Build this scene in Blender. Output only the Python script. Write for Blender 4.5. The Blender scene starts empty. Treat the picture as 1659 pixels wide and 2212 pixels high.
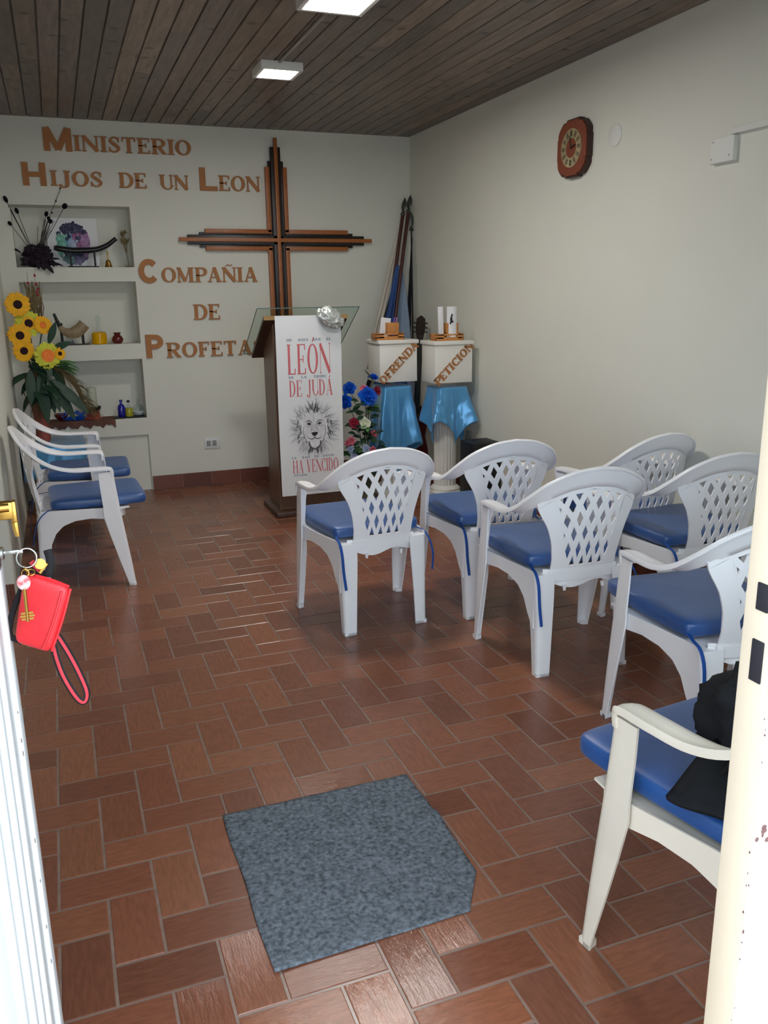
import bpy, bmesh, math, random
from mathutils import Vector, Matrix, noise
random.seed(7)
PI = math.pi
SC = bpy.context.scene
COL = SC.collection

# ------------------------------------------------------------------ camera
YAW, PIT, ROL, FPX = 0.35999114, 0.2523588, -0.01428509, 1823.03
def camera_axes():
    cy_, sy_, cp, sp, cr, sr = math.cos(YAW), math.sin(YAW), math.cos(PIT), math.sin(PIT), math.cos(ROL), math.sin(ROL)
    f0, r0, u0 = Vector((sy_, cy_, 0)), Vector((cy_, -sy_, 0)), Vector((0, 0, 1))
    fwd = f0*cp - u0*sp; up = u0*cp + f0*sp
    return r0*cr + up*sr, up*cr - r0*sr, fwd
cam = bpy.data.objects.new('camera', bpy.data.cameras.new('camera'))
COL.objects.link(cam)
r_, u_, f_ = camera_axes()
cam.matrix_world = Matrix(((r_.x, u_.x, -f_.x, 0), (r_.y, u_.y, -f_.y, 0), (r_.z, u_.z, -f_.z, 1.5), (0, 0, 0, 1)))
cam.data.sensor_fit = 'HORIZONTAL'; cam.data.sensor_width = 36.0
cam.data.lens = FPX/1659*36.0
cam.data.clip_start = 0.02
SC.camera = cam

# ------------------------------------------------------------------ light
EXPOSURE = 0.58
SKY_STRENGTH = 4.2
SKY_COLOR = (0.77, 0.89, 1.0)
LAMP_STRENGTH = 76.0
SC.view_settings.view_transform = 'Standard'
SC.view_settings.look = 'None'
SC.view_settings.gamma = 1.0
SC.view_settings.exposure = EXPOSURE
SC.view_settings.use_curve_mapping = False
w = bpy.data.worlds.new('sky'); SC.world = w; w.use_nodes = True
bg = w.node_tree.nodes['Background']
bg.inputs[0].default_value = (*SKY_COLOR, 1); bg.inputs[1].default_value = SKY_STRENGTH
def portal(name, loc, rot, sx, sy):
    l = bpy.data.lights.new(name, 'AREA'); l.shape = 'RECTANGLE'; l.size = sx; l.size_y = sy
    l.cycles.is_portal = True
    o = bpy.data.objects.new(name, l); o.location = loc; o.rotation_euler = rot; COL.objects.link(o)
portal('doorway_portal', (0.285, 0.67, 1.06), (PI/2, 0, 0), 0.83, 2.10)
portal('fill_window_portal', (1.50, 0.67, 1.45), (PI/2, 0, 0), 0.8, 1.3)  # guides sky light through the unseen window added as fill

# ------------------------------------------------------------------ materials
def lin(c):
    out = []
    for v in c[:3]:
        v /= 255.0
        out.append(v/12.92 if v <= .04045 else ((v+.055)/1.055)**2.4)
    return (*out, 1)
def new_mat(name, rough=.5, metal=0., spec=.5):
    m = bpy.data.materials.new(name); m.use_nodes = True
    b = m.node_tree.nodes['Principled BSDF']
    b.inputs['Roughness'].default_value = rough; b.inputs['Metallic'].default_value = metal
    b.inputs['Specular IOR Level'].default_value = spec
    return m, m.node_tree.nodes, m.node_tree.links, b
def simple(name, rgb, rough=.5, metal=0., spec=.5, var=.06, scale=12., bump=0., bscale=120., rgb2=None, coords='Object', stretch=(1, 1, 1), detail=4.):
    """base colour with procedural mottling and an optional fine bump"""
    m, N, L, b = new_mat(name, rough, metal, spec)
    tc = N.new('ShaderNodeTexCoord'); mp = N.new('ShaderNodeMapping'); mp.inputs['Scale'].default_value = stretch
    L.new(tc.outputs[coords], mp.inputs[0])
    n = N.new('ShaderNodeTexNoise'); n.inputs['Scale'].default_value = scale; n.inputs['Detail'].default_value = detail
    L.new(mp.outputs[0], n.inputs['Vector'])
    r = N.new('ShaderNodeValToRGB'); c = lin(rgb)
    r.color_ramp.elements[0].position = .3; r.color_ramp.elements[1].position = .7
    if rgb2: c0, c1 = c, lin(rgb2)
    else: c0 = tuple(x*(1-var) for x in c[:3])+(1,); c1 = tuple(min(1, x*(1+var)) for x in c[:3])+(1,)
    r.color_ramp.elements[0].color = c0; r.color_ramp.elements[1].color = c1
    L.new(n.outputs['Fac'], r.inputs[0]); L.new(r.outputs[0], b.inputs['Base Color'])
    if bump:
        n2 = N.new('ShaderNodeTexNoise'); n2.inputs['Scale'].default_value = bscale; n2.inputs['Detail'].default_value = 3
        L.new(mp.outputs[0], n2.inputs['Vector'])
        bp = N.new('ShaderNodeBump'); bp.inputs['Strength'].default_value = bump; bp.inputs['Distance'].default_value = .004
        L.new(n2.outputs['Fac'], bp.inputs['Height']); L.new(bp.outputs[0], b.inputs['Normal'])
    return m
def glass(name, rgb=(255, 255, 255), rough=0.0, ior=1.45):
    m, N, L, b = new_mat(name, rough)
    b.inputs['Base Color'].default_value = lin(rgb); b.inputs['Transmission Weight'].default_value = 1.0
    b.inputs['IOR'].default_value = ior
    return m
def thin_glass(name, tint, fac=.12):
    m = bpy.data.materials.new(name); m.use_nodes = True; N, L = m.node_tree.nodes, m.node_tree.links
    N.clear(); o = N.new('ShaderNodeOutputMaterial'); t = N.new('ShaderNodeBsdfTransparent'); g = N.new('ShaderNodeBsdfGlossy')
    t.inputs[0].default_value = lin(tint); g.inputs['Roughness'].default_value = .02
    lw = N.new('ShaderNodeLayerWeight'); pw_ = N.new('ShaderNodeMath'); pw_.operation = 'POWER'; pw_.inputs[1].default_value = 4.
    L.new(lw.outputs['Facing'], pw_.inputs[0])
    fr = N.new('ShaderNodeMath'); fr.operation = 'MULTIPLY_ADD'; fr.inputs[1].default_value = .6; fr.inputs[2].default_value = .04
    L.new(pw_.outputs[0], fr.inputs[0])
    mx = N.new('ShaderNodeMixShader'); L.new(fr.outputs[0], mx.inputs[0]); L.new(t.outputs[0], mx.inputs[1]); L.new(g.outputs[0], mx.inputs[2])
    L.new(mx.outputs[0], o.inputs[0]); return m
def attr_mat(name, rough=.5, spec=.5, grain=None, bump=0., mottling=.15, mscale=20.):
    """colour from the mesh attribute, broken up by procedural noise"""
    m, N, L, b = new_mat(name, rough, 0, spec)
    a = N.new('ShaderNodeAttribute'); a.attribute_name = 'tint'
    tc = N.new('ShaderNodeTexCoord'); mp = N.new('ShaderNodeMapping')
    mp.inputs['Scale'].default_value = grain or (1, 1, 1)
    L.new(tc.outputs['UV' if grain else 'Object'], mp.inputs[0])
    n = N.new('ShaderNodeTexNoise'); n.inputs['Scale'].default_value = mscale; n.inputs['Detail'].default_value = 6; n.inputs['Roughness'].default_value = .65
    L.new(mp.outputs[0], n.inputs['Vector'])
    mr = N.new('ShaderNodeMapRange'); mr.inputs[1].default_value = .3; mr.inputs[2].default_value = .7
    mr.inputs[3].default_value = 1-mottling; mr.inputs[4].default_value = 1+mottling
    L.new(n.outputs['Fac'], mr.inputs[0])
    mx = N.new('ShaderNodeVectorMath'); mx.operation = 'SCALE'
    L.new(a.outputs['Color'], mx.inputs[0]); L.new(mr.outputs[0], mx.inputs['Scale']); L.new(mx.outputs[0], b.inputs['Base Color'])
    if bump:
        bp = N.new('ShaderNodeBump'); bp.inputs['Strength'].default_value = bump; bp.inputs['Distance'].default_value = .004
        L.new(n.outputs['Fac'], bp.inputs['Height']); L.new(bp.outputs[0], b.inputs['Normal'])
    return m, N, L, b, n, mp

M = {}
M['plaster'] = simple('plaster', (226, 225, 214), .85, 0, .2, .02, 1.6, .12, 60)
M['ceiling_paint'] = simple('trim_paint', (228, 228, 222), .6, 0, .3, .03, 6)
M['plastic'] = simple('white_plastic', (247, 245, 247), .33, 0, .5, .02, 5, .04, 90)
M['plastic_old'] = simple('yellowed_plastic', (226, 216, 200), .4, 0, .5, .05, 6, .06, 60)
M['vinyl'] = simple('blue_vinyl', (8, 72, 138), .45, 0, .8, .05, 8, .10, 220)
_v = M['vinyl'].node_tree.nodes['Principled BSDF']; _v.inputs['Coat Weight'].default_value = .35; _v.inputs['Coat Roughness'].default_value = .38; _v.inputs['Sheen Weight'].default_value = .10; _v.inputs['Sheen Roughness'].default_value = .5
M['ribbon'] = simple('blue_ribbon', (26, 74, 150), .6, 0, .3, .1, 60)
M['letter'] = simple('mdf_letter', (174, 118, 72), .6, 0, .3, .07, 40, .05, 200)
M['cross_light'] = simple('waxed_pine', (166, 98, 48), .4, 0, .5, .2, 30, .05, 90, stretch=(6, 6, 1))
M['cross_dark'] = simple('dark_walnut', (38, 27, 22), .4, 0, .5, .25, 30, .05, 90)
M['laminate'] = simple('wood_laminate', (112, 84, 66), .35, 0, .5, .15, 14, 0, 60, stretch=(8, 8, 1))
M['laminate_dark'] = simple('dark_laminate', (72, 48, 36), .4, 0, .5, .2, 14, 0, 60, stretch=(1, 8, 1))
M['tan_edge'] = simple('tan_edging', (168, 132, 78), .5)
M['banner'] = simple('banner_vinyl', (226, 228, 230), .45, 0, .4, .015, 4)
M['red_ink'] = simple('red_ink', (206, 104, 110), .6)
M['navy_ink'] = simple('grey_blue_ink', (98, 116, 140), .6)
M['box_white'] = simple('white_lacquer', (236, 234, 226), .35, 0, .5, .02, 6)
M['satin'] = simple('blue_satin', (84, 160, 214), .24, .25, .7, .08, 9, .12, 30)
M['satin'].node_tree.nodes['Principled BSDF'].inputs['Sheen Weight'].default_value = .3
M['orange_wood'] = simple('beech_wood', (196, 132, 72), .5, 0, .4, .12, 30, .04, 120)
M['paper'] = simple('paper', (236, 236, 238), .8, 0, .2, .02)
M['black'] = simple('black_plastic', (22, 22, 24), .5, 0, .4, .2, 20)
M['black_cloth'] = simple('black_cloth', (26, 27, 30), .85, 0, .2, .3, 14, .3, 160)
M['grille'] = simple('speaker_grille', (34, 34, 36), .7, 0, .3, .2, 300)
M['brass'] = simple('brass', (192, 152, 78), .3, 1, .5, .12, 30)
M['steel'] = simple('steel', (190, 190, 186), .25, 1, .5, .06, 30)
M['bronze'] = simple('dark_bronze', (92, 74, 50), .4, .7)
M['red_leather'] = simple('red_leather', (222, 42, 50), .42, 0, .5, .05, 20, .12, 260)
M['red_web'] = simple('red_webbing', (206, 62, 72), .7, 0, .3, .1, 120)
M['black_web'] = simple('black_webbing', (26, 24, 26), .7, 0, .3, .1, 120)
M['glass'] = thin_glass('lectern_glass', (244, 251, 248))
M['clear'] = thin_glass('clear_glass', (246, 250, 250))
M['terracotta'] = simple('terracotta', (168, 82, 66), .45, 0, .5, .12, 9, .05, 60)
M['dark_clay'] = simple('red_glaze', (96, 26, 24), .2, 0, .6, .2, 14)
M['leaf'] = simple('dark_leaf', (34, 62, 44), .5, 0, .4, .3, 18)
M['leaf_light'] = simple('light_leaf', (78, 124, 62), .5, 0, .4, .25, 18)
M['dry'] = simple('dried_grass', (112, 96, 66), .8, 0, .2, .25, 30)
M['stem'] = simple('dark_stem', (62, 52, 46), .7)
M['yellow'] = simple('yellow_petal', (244, 178, 24), .6, 0, .3, .12, 24)
M['lime'] = simple('lime_petal', (206, 206, 62), .6, 0, .3, .15, 24)
M['orange'] = simple('orange_petal', (244, 128, 52), .6, 0, .3, .15, 24)
M['seedhead'] = simple('seed_head', (50, 32, 34), .9, 0, .2, .3, 90, .6, 200)
M['rose_blue'] = simple('blue_petal', (14, 84, 196), .5, 0, .3, .2, 30)
M['rose_red'] = simple('crimson_petal', (156, 34, 60), .5, 0, .3, .2, 30)
M['rose_pink'] = simple('pink_petal', (214, 110, 130), .5, 0, .3, .2, 30)
M['rose_white'] = simple('cream_petal', (226, 230, 206), .5, 0, .3, .08, 30)
M['rose_lilac'] = simple('lilac_petal', (170, 184, 212), .5, 0, .3, .1, 30)
M['purple_dried'] = simple('purple_dried_flower', (54, 44, 52), .85, 0, .2, .3, 40)
M['seed_black'] = simple('black_thistle', (18, 18, 20), .9, 0, .2, .3, 60)
M['horn_black'] = simple('black_horn', (26, 24, 24), .3, 0, .5, .4, 20)
M['horn_tan'] = simple('tan_horn', (150, 128, 98), .45, 0, .5, .2, 40, .1, 80)
M['oil'] = glass('amber_oil', (250, 190, 10), .0, 1.3)
M['oil'].node_tree.nodes['Principled BSDF'].inputs['Transmission Weight'].default_value = .35
M['cobalt'] = simple('cobalt_glass', (28, 32, 150), .1, 0, .8, .1, 10)
M['olive'] = simple('olive_oil', (176, 168, 40), .12, 0, .8, .1, 10)
M['candle'] = simple('pale_candle', (196, 202, 178), .5, 0, .4, .05, 20)
M['runner'] = simple('brown_runner', (110, 76, 66), .8, 0, .2, .2, 40)
M['flag_blue'] = simple('blue_flag', (56, 84, 140), .7, 0, .3, .08, 8)
M['flag_light'] = simple('grey_blue_flag', (140, 156, 178), .7, 0, .3, .08, 8)
M['flag_white'] = simple('cream_flag', (214, 206, 194), .7, 0, .3, .05, 8)
M['flag_black'] = simple('black_flag', (26, 28, 34), .7, 0, .3, .1, 8)
M['pole_wood'] = simple('mahogany_pole', (74, 34, 26), .4, 0, .5, .15, 20)
M['spear'] = simple('pewter', (104, 106, 98), .4, .8)
M['guitar_red'] = simple('guitar_red', (84, 22, 26), .22, 0, .6, .15, 6)
M['clock_wood'] = simple('clock_wood', (132, 66, 42), .4, 0, .5, .15, 20, 0, 60, stretch=(1, 6, 1))
M['clock_edge'] = simple('clock_edge', (58, 32, 24), .5)
M['clock_ring'] = simple('clock_ring', (206, 190, 150), .3, .6, .5, .25, 8)
M['clock_face'] = simple('clock_face', (120, 60, 40), .5)
M['silver'] = simple('crumpled_silver', (206, 210, 206), .34, .55, .5, .25, 60, .8, 90)
M['skirting'] = attr_mat('skirting_tile', .4, .5, None, .2, .12, 30)[0]
M['ground'] = simple('pavement', (150, 142, 134), .9, 0, .2, .1, 6)
M['door_paint'] = simple('door_paint', (232, 238, 240), .45, 0, .5, .02, 8, .05, 60)
M['rust'] = simple('rusty_chip', (96, 70, 66), .8, 0, .2, .25, 40)
M['hole'] = simple('strike_hole', (40, 38, 42), .9, 0, .1)
M['frame_paint'] = simple('frame_paint', (194, 178, 156), .5, 0, .4, .03, 9, .06, 70)
M['socket'] = simple('socket_plastic', (224, 226, 226), .4, 0, .5, .01)
M['socket_grey'] = simple('socket_grey', (150, 152, 148), .5)

# ------------------------------------------------------------------ mesh helpers
class MB:
    def __init__(s): s.v, s.f, s.c, s.uv = [], [], [], []
    def add(s, vs, fs, col=None, uv=None):
        o = len(s.v); s.v += [tuple(v) for v in vs]
        for k, f in enumerate(fs):
            s.f.append(tuple(i+o for i in f)); s.c.append(col); s.uv.append(uv[k] if uv else None)
    def box(s, c, d, rot=None, bev=0., col=None):
        bm = bmesh.new(); bmesh.ops.create_cube(bm, size=1)
        bmesh.ops.scale(bm, vec=Vector(d), verts=bm.verts)
        if bev: bmesh.ops.bevel(bm, geom=bm.edges[:], offset=bev, segments=2, affect='EDGES', profile=.5)
        mt = Matrix.Translation(Vector(c))
        if rot is not None: mt = mt @ (rot if isinstance(rot, Matrix) else Matrix.Rotation(rot, 4, 'Z'))
        s.bm(bm, mt, col); return s
    def bm(s, bm, mt=None, col=None):
        bm.verts.index_update()
        s.add([(mt @ v.co if mt else v.co.copy()) for v in bm.verts], [[v.index for v in f.verts] for f in bm.faces], col); bm.free()
    def tube(s, path, r, n=8, col=None, cap=True, flat=1.0, ref=None):
        path = [Vector(p) for p in path]; m = len(path)
        rs = r if isinstance(r, (list, tuple)) else [r]*m
        vs = []; pn = None
        for i, p in enumerate(path):
            t = (path[min(i+1, m-1)] - path[max(i-1, 0)]).normalized()
            if pn is None:
                a = Vector(ref) if ref else (Vector((0, 0, 1)) if abs(t.z) < .9 else Vector((1, 0, 0)))
                pn = (a - t*a.dot(t)).normalized()
            else:
                pn = pn - t*pn.dot(t)
                pn = pn.normalized() if pn.length > 1e-6 else Vector((1, 0, 0))
            bn = t.cross(pn)
            for k in range(n):
                a = 2*PI*k/n
                vs.append(p + (pn*math.cos(a)*flat + bn*math.sin(a))*rs[i])
        fs = [(i*n+k, i*n+(k+1) % n, (i+1)*n+(k+1) % n, (i+1)*n+k) for i in range(m-1) for k in range(n)]
        if cap: fs += [tuple(range(n-1, -1, -1)), tuple((m-1)*n+k for k in range(n))]
        s.add(vs, fs, col); return s
    def lathe(s, prof, n=24, loc=(0, 0, 0), mt=None, col=None):
        vs = []; L = Vector(loc)
        for r, z in prof:
            for k in range(n):
                a = 2*PI*k/n; p = Vector((r*math.cos(a), r*math.sin(a), z))
                vs.append((mt @ p if mt else p) + L)
        m = len(prof)
        fs = [(i*n+k, i*n+(k+1) % n, (i+1)*n+(k+1) % n, (i+1)*n+k) for i in range(m-1) for k in range(n)]
        fs += [tuple(range(n-1, -1, -1)), tuple((m-1)*n+k for k in range(n))]
        s.add(vs, fs, col); return s
    def ball(s, c, d, n=12, rot=None, col=None, seg=None):
        bm = bmesh.new(); bmesh.ops.create_uvsphere(bm, u_segments=n, v_segments=max(6, n*2//3), radius=.5)
        bmesh.ops.scale(bm, vec=Vector(d), verts=bm.verts)
        mt = Matrix.Translation(Vector(c))
        if rot is not None: mt = mt @ rot
        s.bm(bm, mt, col); return s
    def prism(s, poly, fn, d0, d1, col=None):
        n = len(poly)
        vs = [fn(a, b, d0) for a, b in poly] + [fn(a, b, d1) for a, b in poly]
        fs = [tuple(range(n)), tuple(range(2*n-1, n-1, -1))] + [(k, k+n, (k+1) % n+n, (k+1) % n) for k in range(n)]
        s.add(vs, fs, col); return s
    def grid(s, fn, nu, nv, cu=False, col=None, th=0.):
        vs = [Vector(fn(i/(nu if cu else nu), j/nv)) for j in range(nv+1) for i in range(nu+(0 if cu else 1))]
        w_ = nu if cu else nu+1
        fs = [(j*w_+i, j*w_+(i+1) % w_, (j+1)*w_+(i+1) % w_, (j+1)*w_+i) for j in range(nv) for i in range(nu)]
        if th:
            me = bpy.data.meshes.new('t'); me.from_pydata([tuple(v) for v in vs], [], fs)
            bm = bmesh.new(); bm.from_mesh(me); bpy.data.meshes.remove(me)
            bmesh.ops.recalc_face_normals(bm, faces=bm.faces)
            bmesh.ops.solidify(bm, geom=bm.faces[:], thickness=th)
            s.bm(bm, None, col)
        else: s.add(vs, fs, col)
        return s
    def build(s, name, mat, parent=None, smooth=None, sharp=38):
        me = bpy.data.meshes.new(name); me.from_pydata(s.v, [], s.f)
        if any(u for u in s.uv):
            ul = me.uv_layers.new(name='UVMap'); k = 0
            for f, u in zip(s.f, s.uv):
                for q in range(len(f)):
                    ul.data[k].uv = u[q] if u else (0, 0); k += 1
        if any(s.c):
            at = me.color_attributes.new('tint', 'FLOAT_COLOR', 'CORNER'); k = 0
            for f, c in zip(s.f, s.c):
                for q in range(len(f)): at.data[k].color = c or (.5, .5, .5, 1); k += 1
        if not any(s.uv):
            bm = bmesh.new(); bm.from_mesh(me); bmesh.ops.recalc_face_normals(bm, faces=bm.faces); bm.to_mesh(me); bm.free()
        if smooth is None or smooth:
            me.shade_smooth(); me.set_sharp_from_angle(angle=math.radians(sharp))
        me.materials.append(mat if not isinstance(mat, str) else M[mat])
        o = bpy.data.objects.new(name, me); COL.objects.link(o)
        if parent: o.parent = parent
        return o
def tag(o, label, cat, group=None):
    o['label'] = label; o['category'] = cat
    if group: o['group'] = group
    return o
def thing(name, label, cat, loc=(0, 0, 0), rz=0., group=None):
    o = bpy.data.objects.new(name, None); o.empty_display_size = .05; COL.objects.link(o)
    o.location = loc; o.rotation_euler = (0, 0, rz); return tag(o, label, cat, group)
def struct(o, label=None):
    o['kind'] = 'structure'
    if label: o['label'] = label
    return o
def copy_thing(root, loc, rz, label):
    r = root.copy(); COL.objects.link(r); r.location = loc; r.rotation_euler = (0, 0, rz); r['label'] = label
    for ch in list(root.children):
        c = ch.copy(); COL.objects.link(c); c.parent = r
        for g in list(ch.children):
            d = g.copy(); COL.objects.link(d); d.parent = c
    return r
def catmull(pts, n):
    P = [Vector(p) for p in pts]; P = [P[0]*2-P[1]] + P + [P[-1]*2-P[-2]]; out = []
    m = len(P)-3
    for k in range(n+1):
        t = k/n*m; i = min(int(t), m-1); t -= i
        a, b, c, d = P[i:i+4]
        out.append(.5*((2*b)+(c-a)*t+(2*a-5*b+4*c-d)*t*t+(3*b-a-3*c+d)*t**3))
    return out
def interp(x, xs, ys):
    if x <= xs[0]: return ys[0]
    for i in range(len(xs)-1):
        if x <= xs[i+1]:
            t = (x-xs[i])/(xs[i+1]-xs[i]); return ys[i]*(1-t)+ys[i+1]*t
    return ys[-1]

# ------------------------------------------------------------------ setting
XR, XL, YB, ZC = 2.855, -0.33, 6.87, 2.74
YF = 0.70
# floor: herringbone clay tiles on grout
mt, N, L, b, nz, mp = attr_mat('clay_tile', .22, .5, (6, 30, 1), .45, .2, 3.2)
an = [n for n in N if n.type == 'ATTRIBUTE'][0]
rm = N.new('ShaderNodeMapRange'); rm.inputs[3].default_value = .10; rm.inputs[4].default_value = .27
L.new(an.outputs['Alpha'], rm.inputs[0]); L.new(rm.outputs[0], b.inputs['Roughness'])
bm_ = N.new('ShaderNodeMapRange'); bm_.inputs[3].default_value = .30; bm_.inputs[4].default_value = .13
L.new(an.outputs['Alpha'], bm_.inputs[0]); L.new(bm_.outputs[0], [n for n in N if n.type == 'BUMP'][0].inputs['Strength'])
fb = MB()
CX, CY, OX, OY, G = .1183, .1222, -.0235, 1.631, .0031
random.seed(3)
pal = [(136, 84, 60), (132, 81, 58), (126, 76, 55), (139, 88, 63), (122, 74, 54), (134, 83, 59)]
for i in range(-13, 26):
    for j in range(-9, 45):
        k = (i-j) % 4
        if k == 0: x0, y0, x1, y1, hz = i, j, i+2, j+1, True
        elif k == 3: x0, y0, x1, y1, hz = i, j, i+1, j+2, False
        else: continue
        x0, x1, y0, y1 = OX+x0*CX+G, OX+x1*CX-G, OY+y0*CY+G, OY+y1*CY-G
        x0, x1, y0, y1 = max(x0, -1.42), min(x1, XR+.02), max(y0, .66), min(y1, YB+.02)
        if x1-x0 < .01 or y1-y0 < .01: continue
        c = lin(random.choice(pal)); q = random.uniform(.9, 1.08)
        if random.random() < .08: q *= .84
        worn = .0 if (random.random() < (.75 if (.05 < x0 < .75 and y0 < 1.75) else .06)) else 1.
        c = (c[0]*q, c[1]*q, c[2]*q, worn)
        e = .0025; zt = random.uniform(-.0004, .0004); dz = .0018
        vs = [(x0, y0, -dz), (x1, y0, -dz), (x1, y1, -dz), (x0, y1, -dz), (x0+e, y0+e, zt), (x1-e, y0+e, zt), (x1-e, y1-e, zt), (x0+e, y1-e, zt)]
        ou, ov = random.uniform(0, 40), random.uniform(0, 40)
        uvp = [((p[0]+ou, p[1]+ov) if hz else (p[1]+ou, p[0]+ov)) for p in vs]
        fs = [(4, 5, 6, 7), (0, 1, 5, 4), (1, 2, 6, 5), (2, 3, 7, 6), (3, 0, 4, 7)]
        fb.add(vs, fs, c, [[uvp[q_] for q_ in f] for f in fs])
gcol = lin((136, 113, 101))
fb.add([(-1.45, .62, -.0016), (XR+.05, .62, -.0016), (XR+.05, YB+.05, -.0016), (-1.45, YB+.05, -.0016)], [(0, 1, 2, 3)], gcol, [[(0, 0), (1, 0), (1, 1), (0, 1)]])
fb.add([(-1.45, .62, -.08), (XR+.05, .62, -.08), (XR+.05, YB+.05, -.08), (-1.45, YB+.05, -.08)], [(3, 2, 1, 0)], gcol, [[(0, 0), (1, 0), (1, 1), (0, 1)]])
struct(fb.build('floor', mt, smooth=False))
struct(MB().box((.8, -2.0, -.09), (9, 5.2, .1)).build('ground_outside', 'ground', smooth=False))

# ceiling: varnished boards with open joints and knots
mt, N, L, b, nz, mp = attr_mat('ceiling_board', .38, .5, (16, 1.8, 1), .12, .42, 2.2)
vo = N.new('ShaderNodeTexVoronoi'); vo.voronoi_dimensions = '2D'; vo.inputs['Scale'].default_value = 1.0
mp2 = N.new('ShaderNodeMapping'); mp2.inputs['Scale'].default_value = (6.5, 7.5, 1)
tcn = [n for n in N if n.type == 'TEX_COORD'][0]
L.new(tcn.outputs['UV'], mp2.inputs[0])
dn = N.new('ShaderNodeTexNoise'); dn.inputs['Scale'].default_value = 6
L.new(mp2.outputs[0], dn.inputs['Vector'])
va = N.new('ShaderNodeMixRGB'); va.inputs[0].default_value = .08; L.new(mp2.outputs[0], va.inputs[1]); L.new(dn.outputs['Color'], va.inputs[2])
L.new(va.outputs[0], vo.inputs['Vector'])
rp = N.new('ShaderNodeMapRange'); rp.inputs[1].default_value = .05; rp.inputs[2].default_value = .20; rp.inputs[3].default_value = .22; rp.inputs[4].default_value = 1.
sc_ = N.new('ShaderNodeSeparateColor'); L.new(vo.outputs['Color'], sc_.inputs[0])
gt_ = N.new('ShaderNodeMath'); gt_.operation = 'GREATER_THAN'; gt_.inputs[1].default_value = .22; L.new(sc_.outputs[0], gt_.inputs[0])
ad_ = N.new('ShaderNodeMath'); ad_.operation = 'ADD'; L.new(vo.outputs['Distance'], ad_.inputs[0]); L.new(gt_.outputs[0], ad_.inputs[1])
L.new(ad_.outputs[0], rp.inputs[0])
old = b.inputs['Base Color'].links[0].from_socket
ks = N.new('ShaderNodeVectorMath'); ks.operation = 'SCALE'
L.new(old, ks.inputs[0]); L.new(rp.outputs[0], ks.inputs['Scale']); L.new(ks.outputs[0], b.inputs['Base Color'])
cb = MB(); x = XR; pw = .0999
while x > -1.45:
    xa, xb = x-pw, x; y = .60 - random.uniform(0, 2)
    while y < YB+.05:
        y2 = min(y + random.choice([2.2, 2.8, 3.3]), YB+.06); ya = max(y, .6)
        if y2 > .62:
            c = lin(random.choice([(122, 106, 94), (112, 98, 88), (128, 110, 96), (106, 92, 84), (116, 100, 94)])); q = random.uniform(.8, 1.1)
            c = (c[0]*q, c[1]*q, c[2]*q, 1); g = .0016; e = .0035
            vs = [(xa+g, ya+.001, ZC+.008), (xb-g, ya+.001, ZC+.008), (xb-g, y2-.001, ZC+.008), (xa+g, y2-.001, ZC+.008),
                  (xa+g+e, ya+.001, ZC), (xb-g-e, ya+.001, ZC), (xb-g-e, y2-.001, ZC), (xa+g+e, y2-.001, ZC)]
            o1, o2 = random.uniform(0, 30), random.uniform(0, 30)
            fs = [(7, 6, 5, 4), (4, 5, 1, 0), (5, 6, 2, 1), (6, 7, 3, 2), (7, 4, 0, 3)]
            cb.add(vs, fs, c, [[(vs[q_][0]+o1, vs[q_][1]+o2) for q_ in f] for f in fs])
        y = y2
    x -= pw
dk = lin((26, 20, 18))
cb.add([(-1.5, .55, ZC+.009), (XR+.1, .55, ZC+.009), (XR+.1, YB+.1, ZC+.009), (-1.5, YB+.1, ZC+.009)], [(3, 2, 1, 0)], dk, [[(0, 0), (1, 0), (1, 1), (0, 1)]])
cb.add([(-1.5, .55, ZC+.08), (XR+.1, .55, ZC+.08), (XR+.1, YB+.1, ZC+.08), (-1.5, YB+.1, ZC+.08)], [(0, 1, 2, 3)], dk, [[(0, 0), (1, 0), (1, 1), (0, 1)]])
struct(cb.build('ceiling', mt, smooth=False))

# walls
def slab(name, boxes, mat='plaster'):
    m = MB()
    for a, c in boxes: m.box([(p+q)/2 for p, q in zip(a, c)], [abs(q-p) for p, q in zip(a, c)])
    return struct(m.build(name, mat, smooth=False))
T = .12; ZT = ZC+.004
NX0, NX1 = -.22, .60
NICHES = [(1.725, 2.156), (1.159, 1.621), (.585, 1.043), (0., .452)]
bx = [((NX1, YB, 0), (XR+.1, YB+.34, ZT)), ((-1.45, YB, 0), (NX0, YB+.34, ZT)), ((NX0, YB, NICHES[0][1]), (NX1, YB+.34, ZT))]
for k in range(3): bx.append(((NX0, YB, NICHES[k+1][1]), (NX1, YB+.34, NICHES[k][0])))
for k, (a, c) in enumerate(NICHES): bx.append(((NX0, YB+(.23 if k < 3 else .03), a), (NX1, YB+.34, c)))
slab('wall_back', bx)
slab('wall_right', [((XR, .66, 0), (XR+T, YB+.34, ZT))])
slab('wall_left', [((-1.45, 4.48, 0), (XL, YB, ZT)), ((-1.45, .8, 0), (-1.33, 4.48, ZT))])
DX0, DX1, DZ = -.15, .835, 2.10
WX0, WX1, WZ0, WZ1 = 1.1, 1.9, .8, 2.1  # opening added in the unseen front wall to let in fill light
slab('wall_front', [((-1.45, .66, 0), (DX0-.06, .80, ZT)), ((DX0-.06, .66, DZ+.05), (DX1, .80, ZT)), ((DX1, .66, 0), (WX0, .80, ZT)),
                    ((WX0, .66, 0), (WX1, .80, WZ0)), ((WX0, .66, WZ1), (WX1, .80, ZT)), ((WX1, .66, 0), (XR, .80, ZT))])
wf = MB()
for xx in (WX0+.02, (WX0+WX1)/2, WX1-.02): wf.box((xx, .73, (WZ0+WZ1)/2), (.04, .05, WZ1-WZ0))
for zz in (WZ0+.02, WZ1-.02): wf.box(((WX0+WX1)/2, .73, zz), (WX1-WX0, .05, .04))
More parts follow.
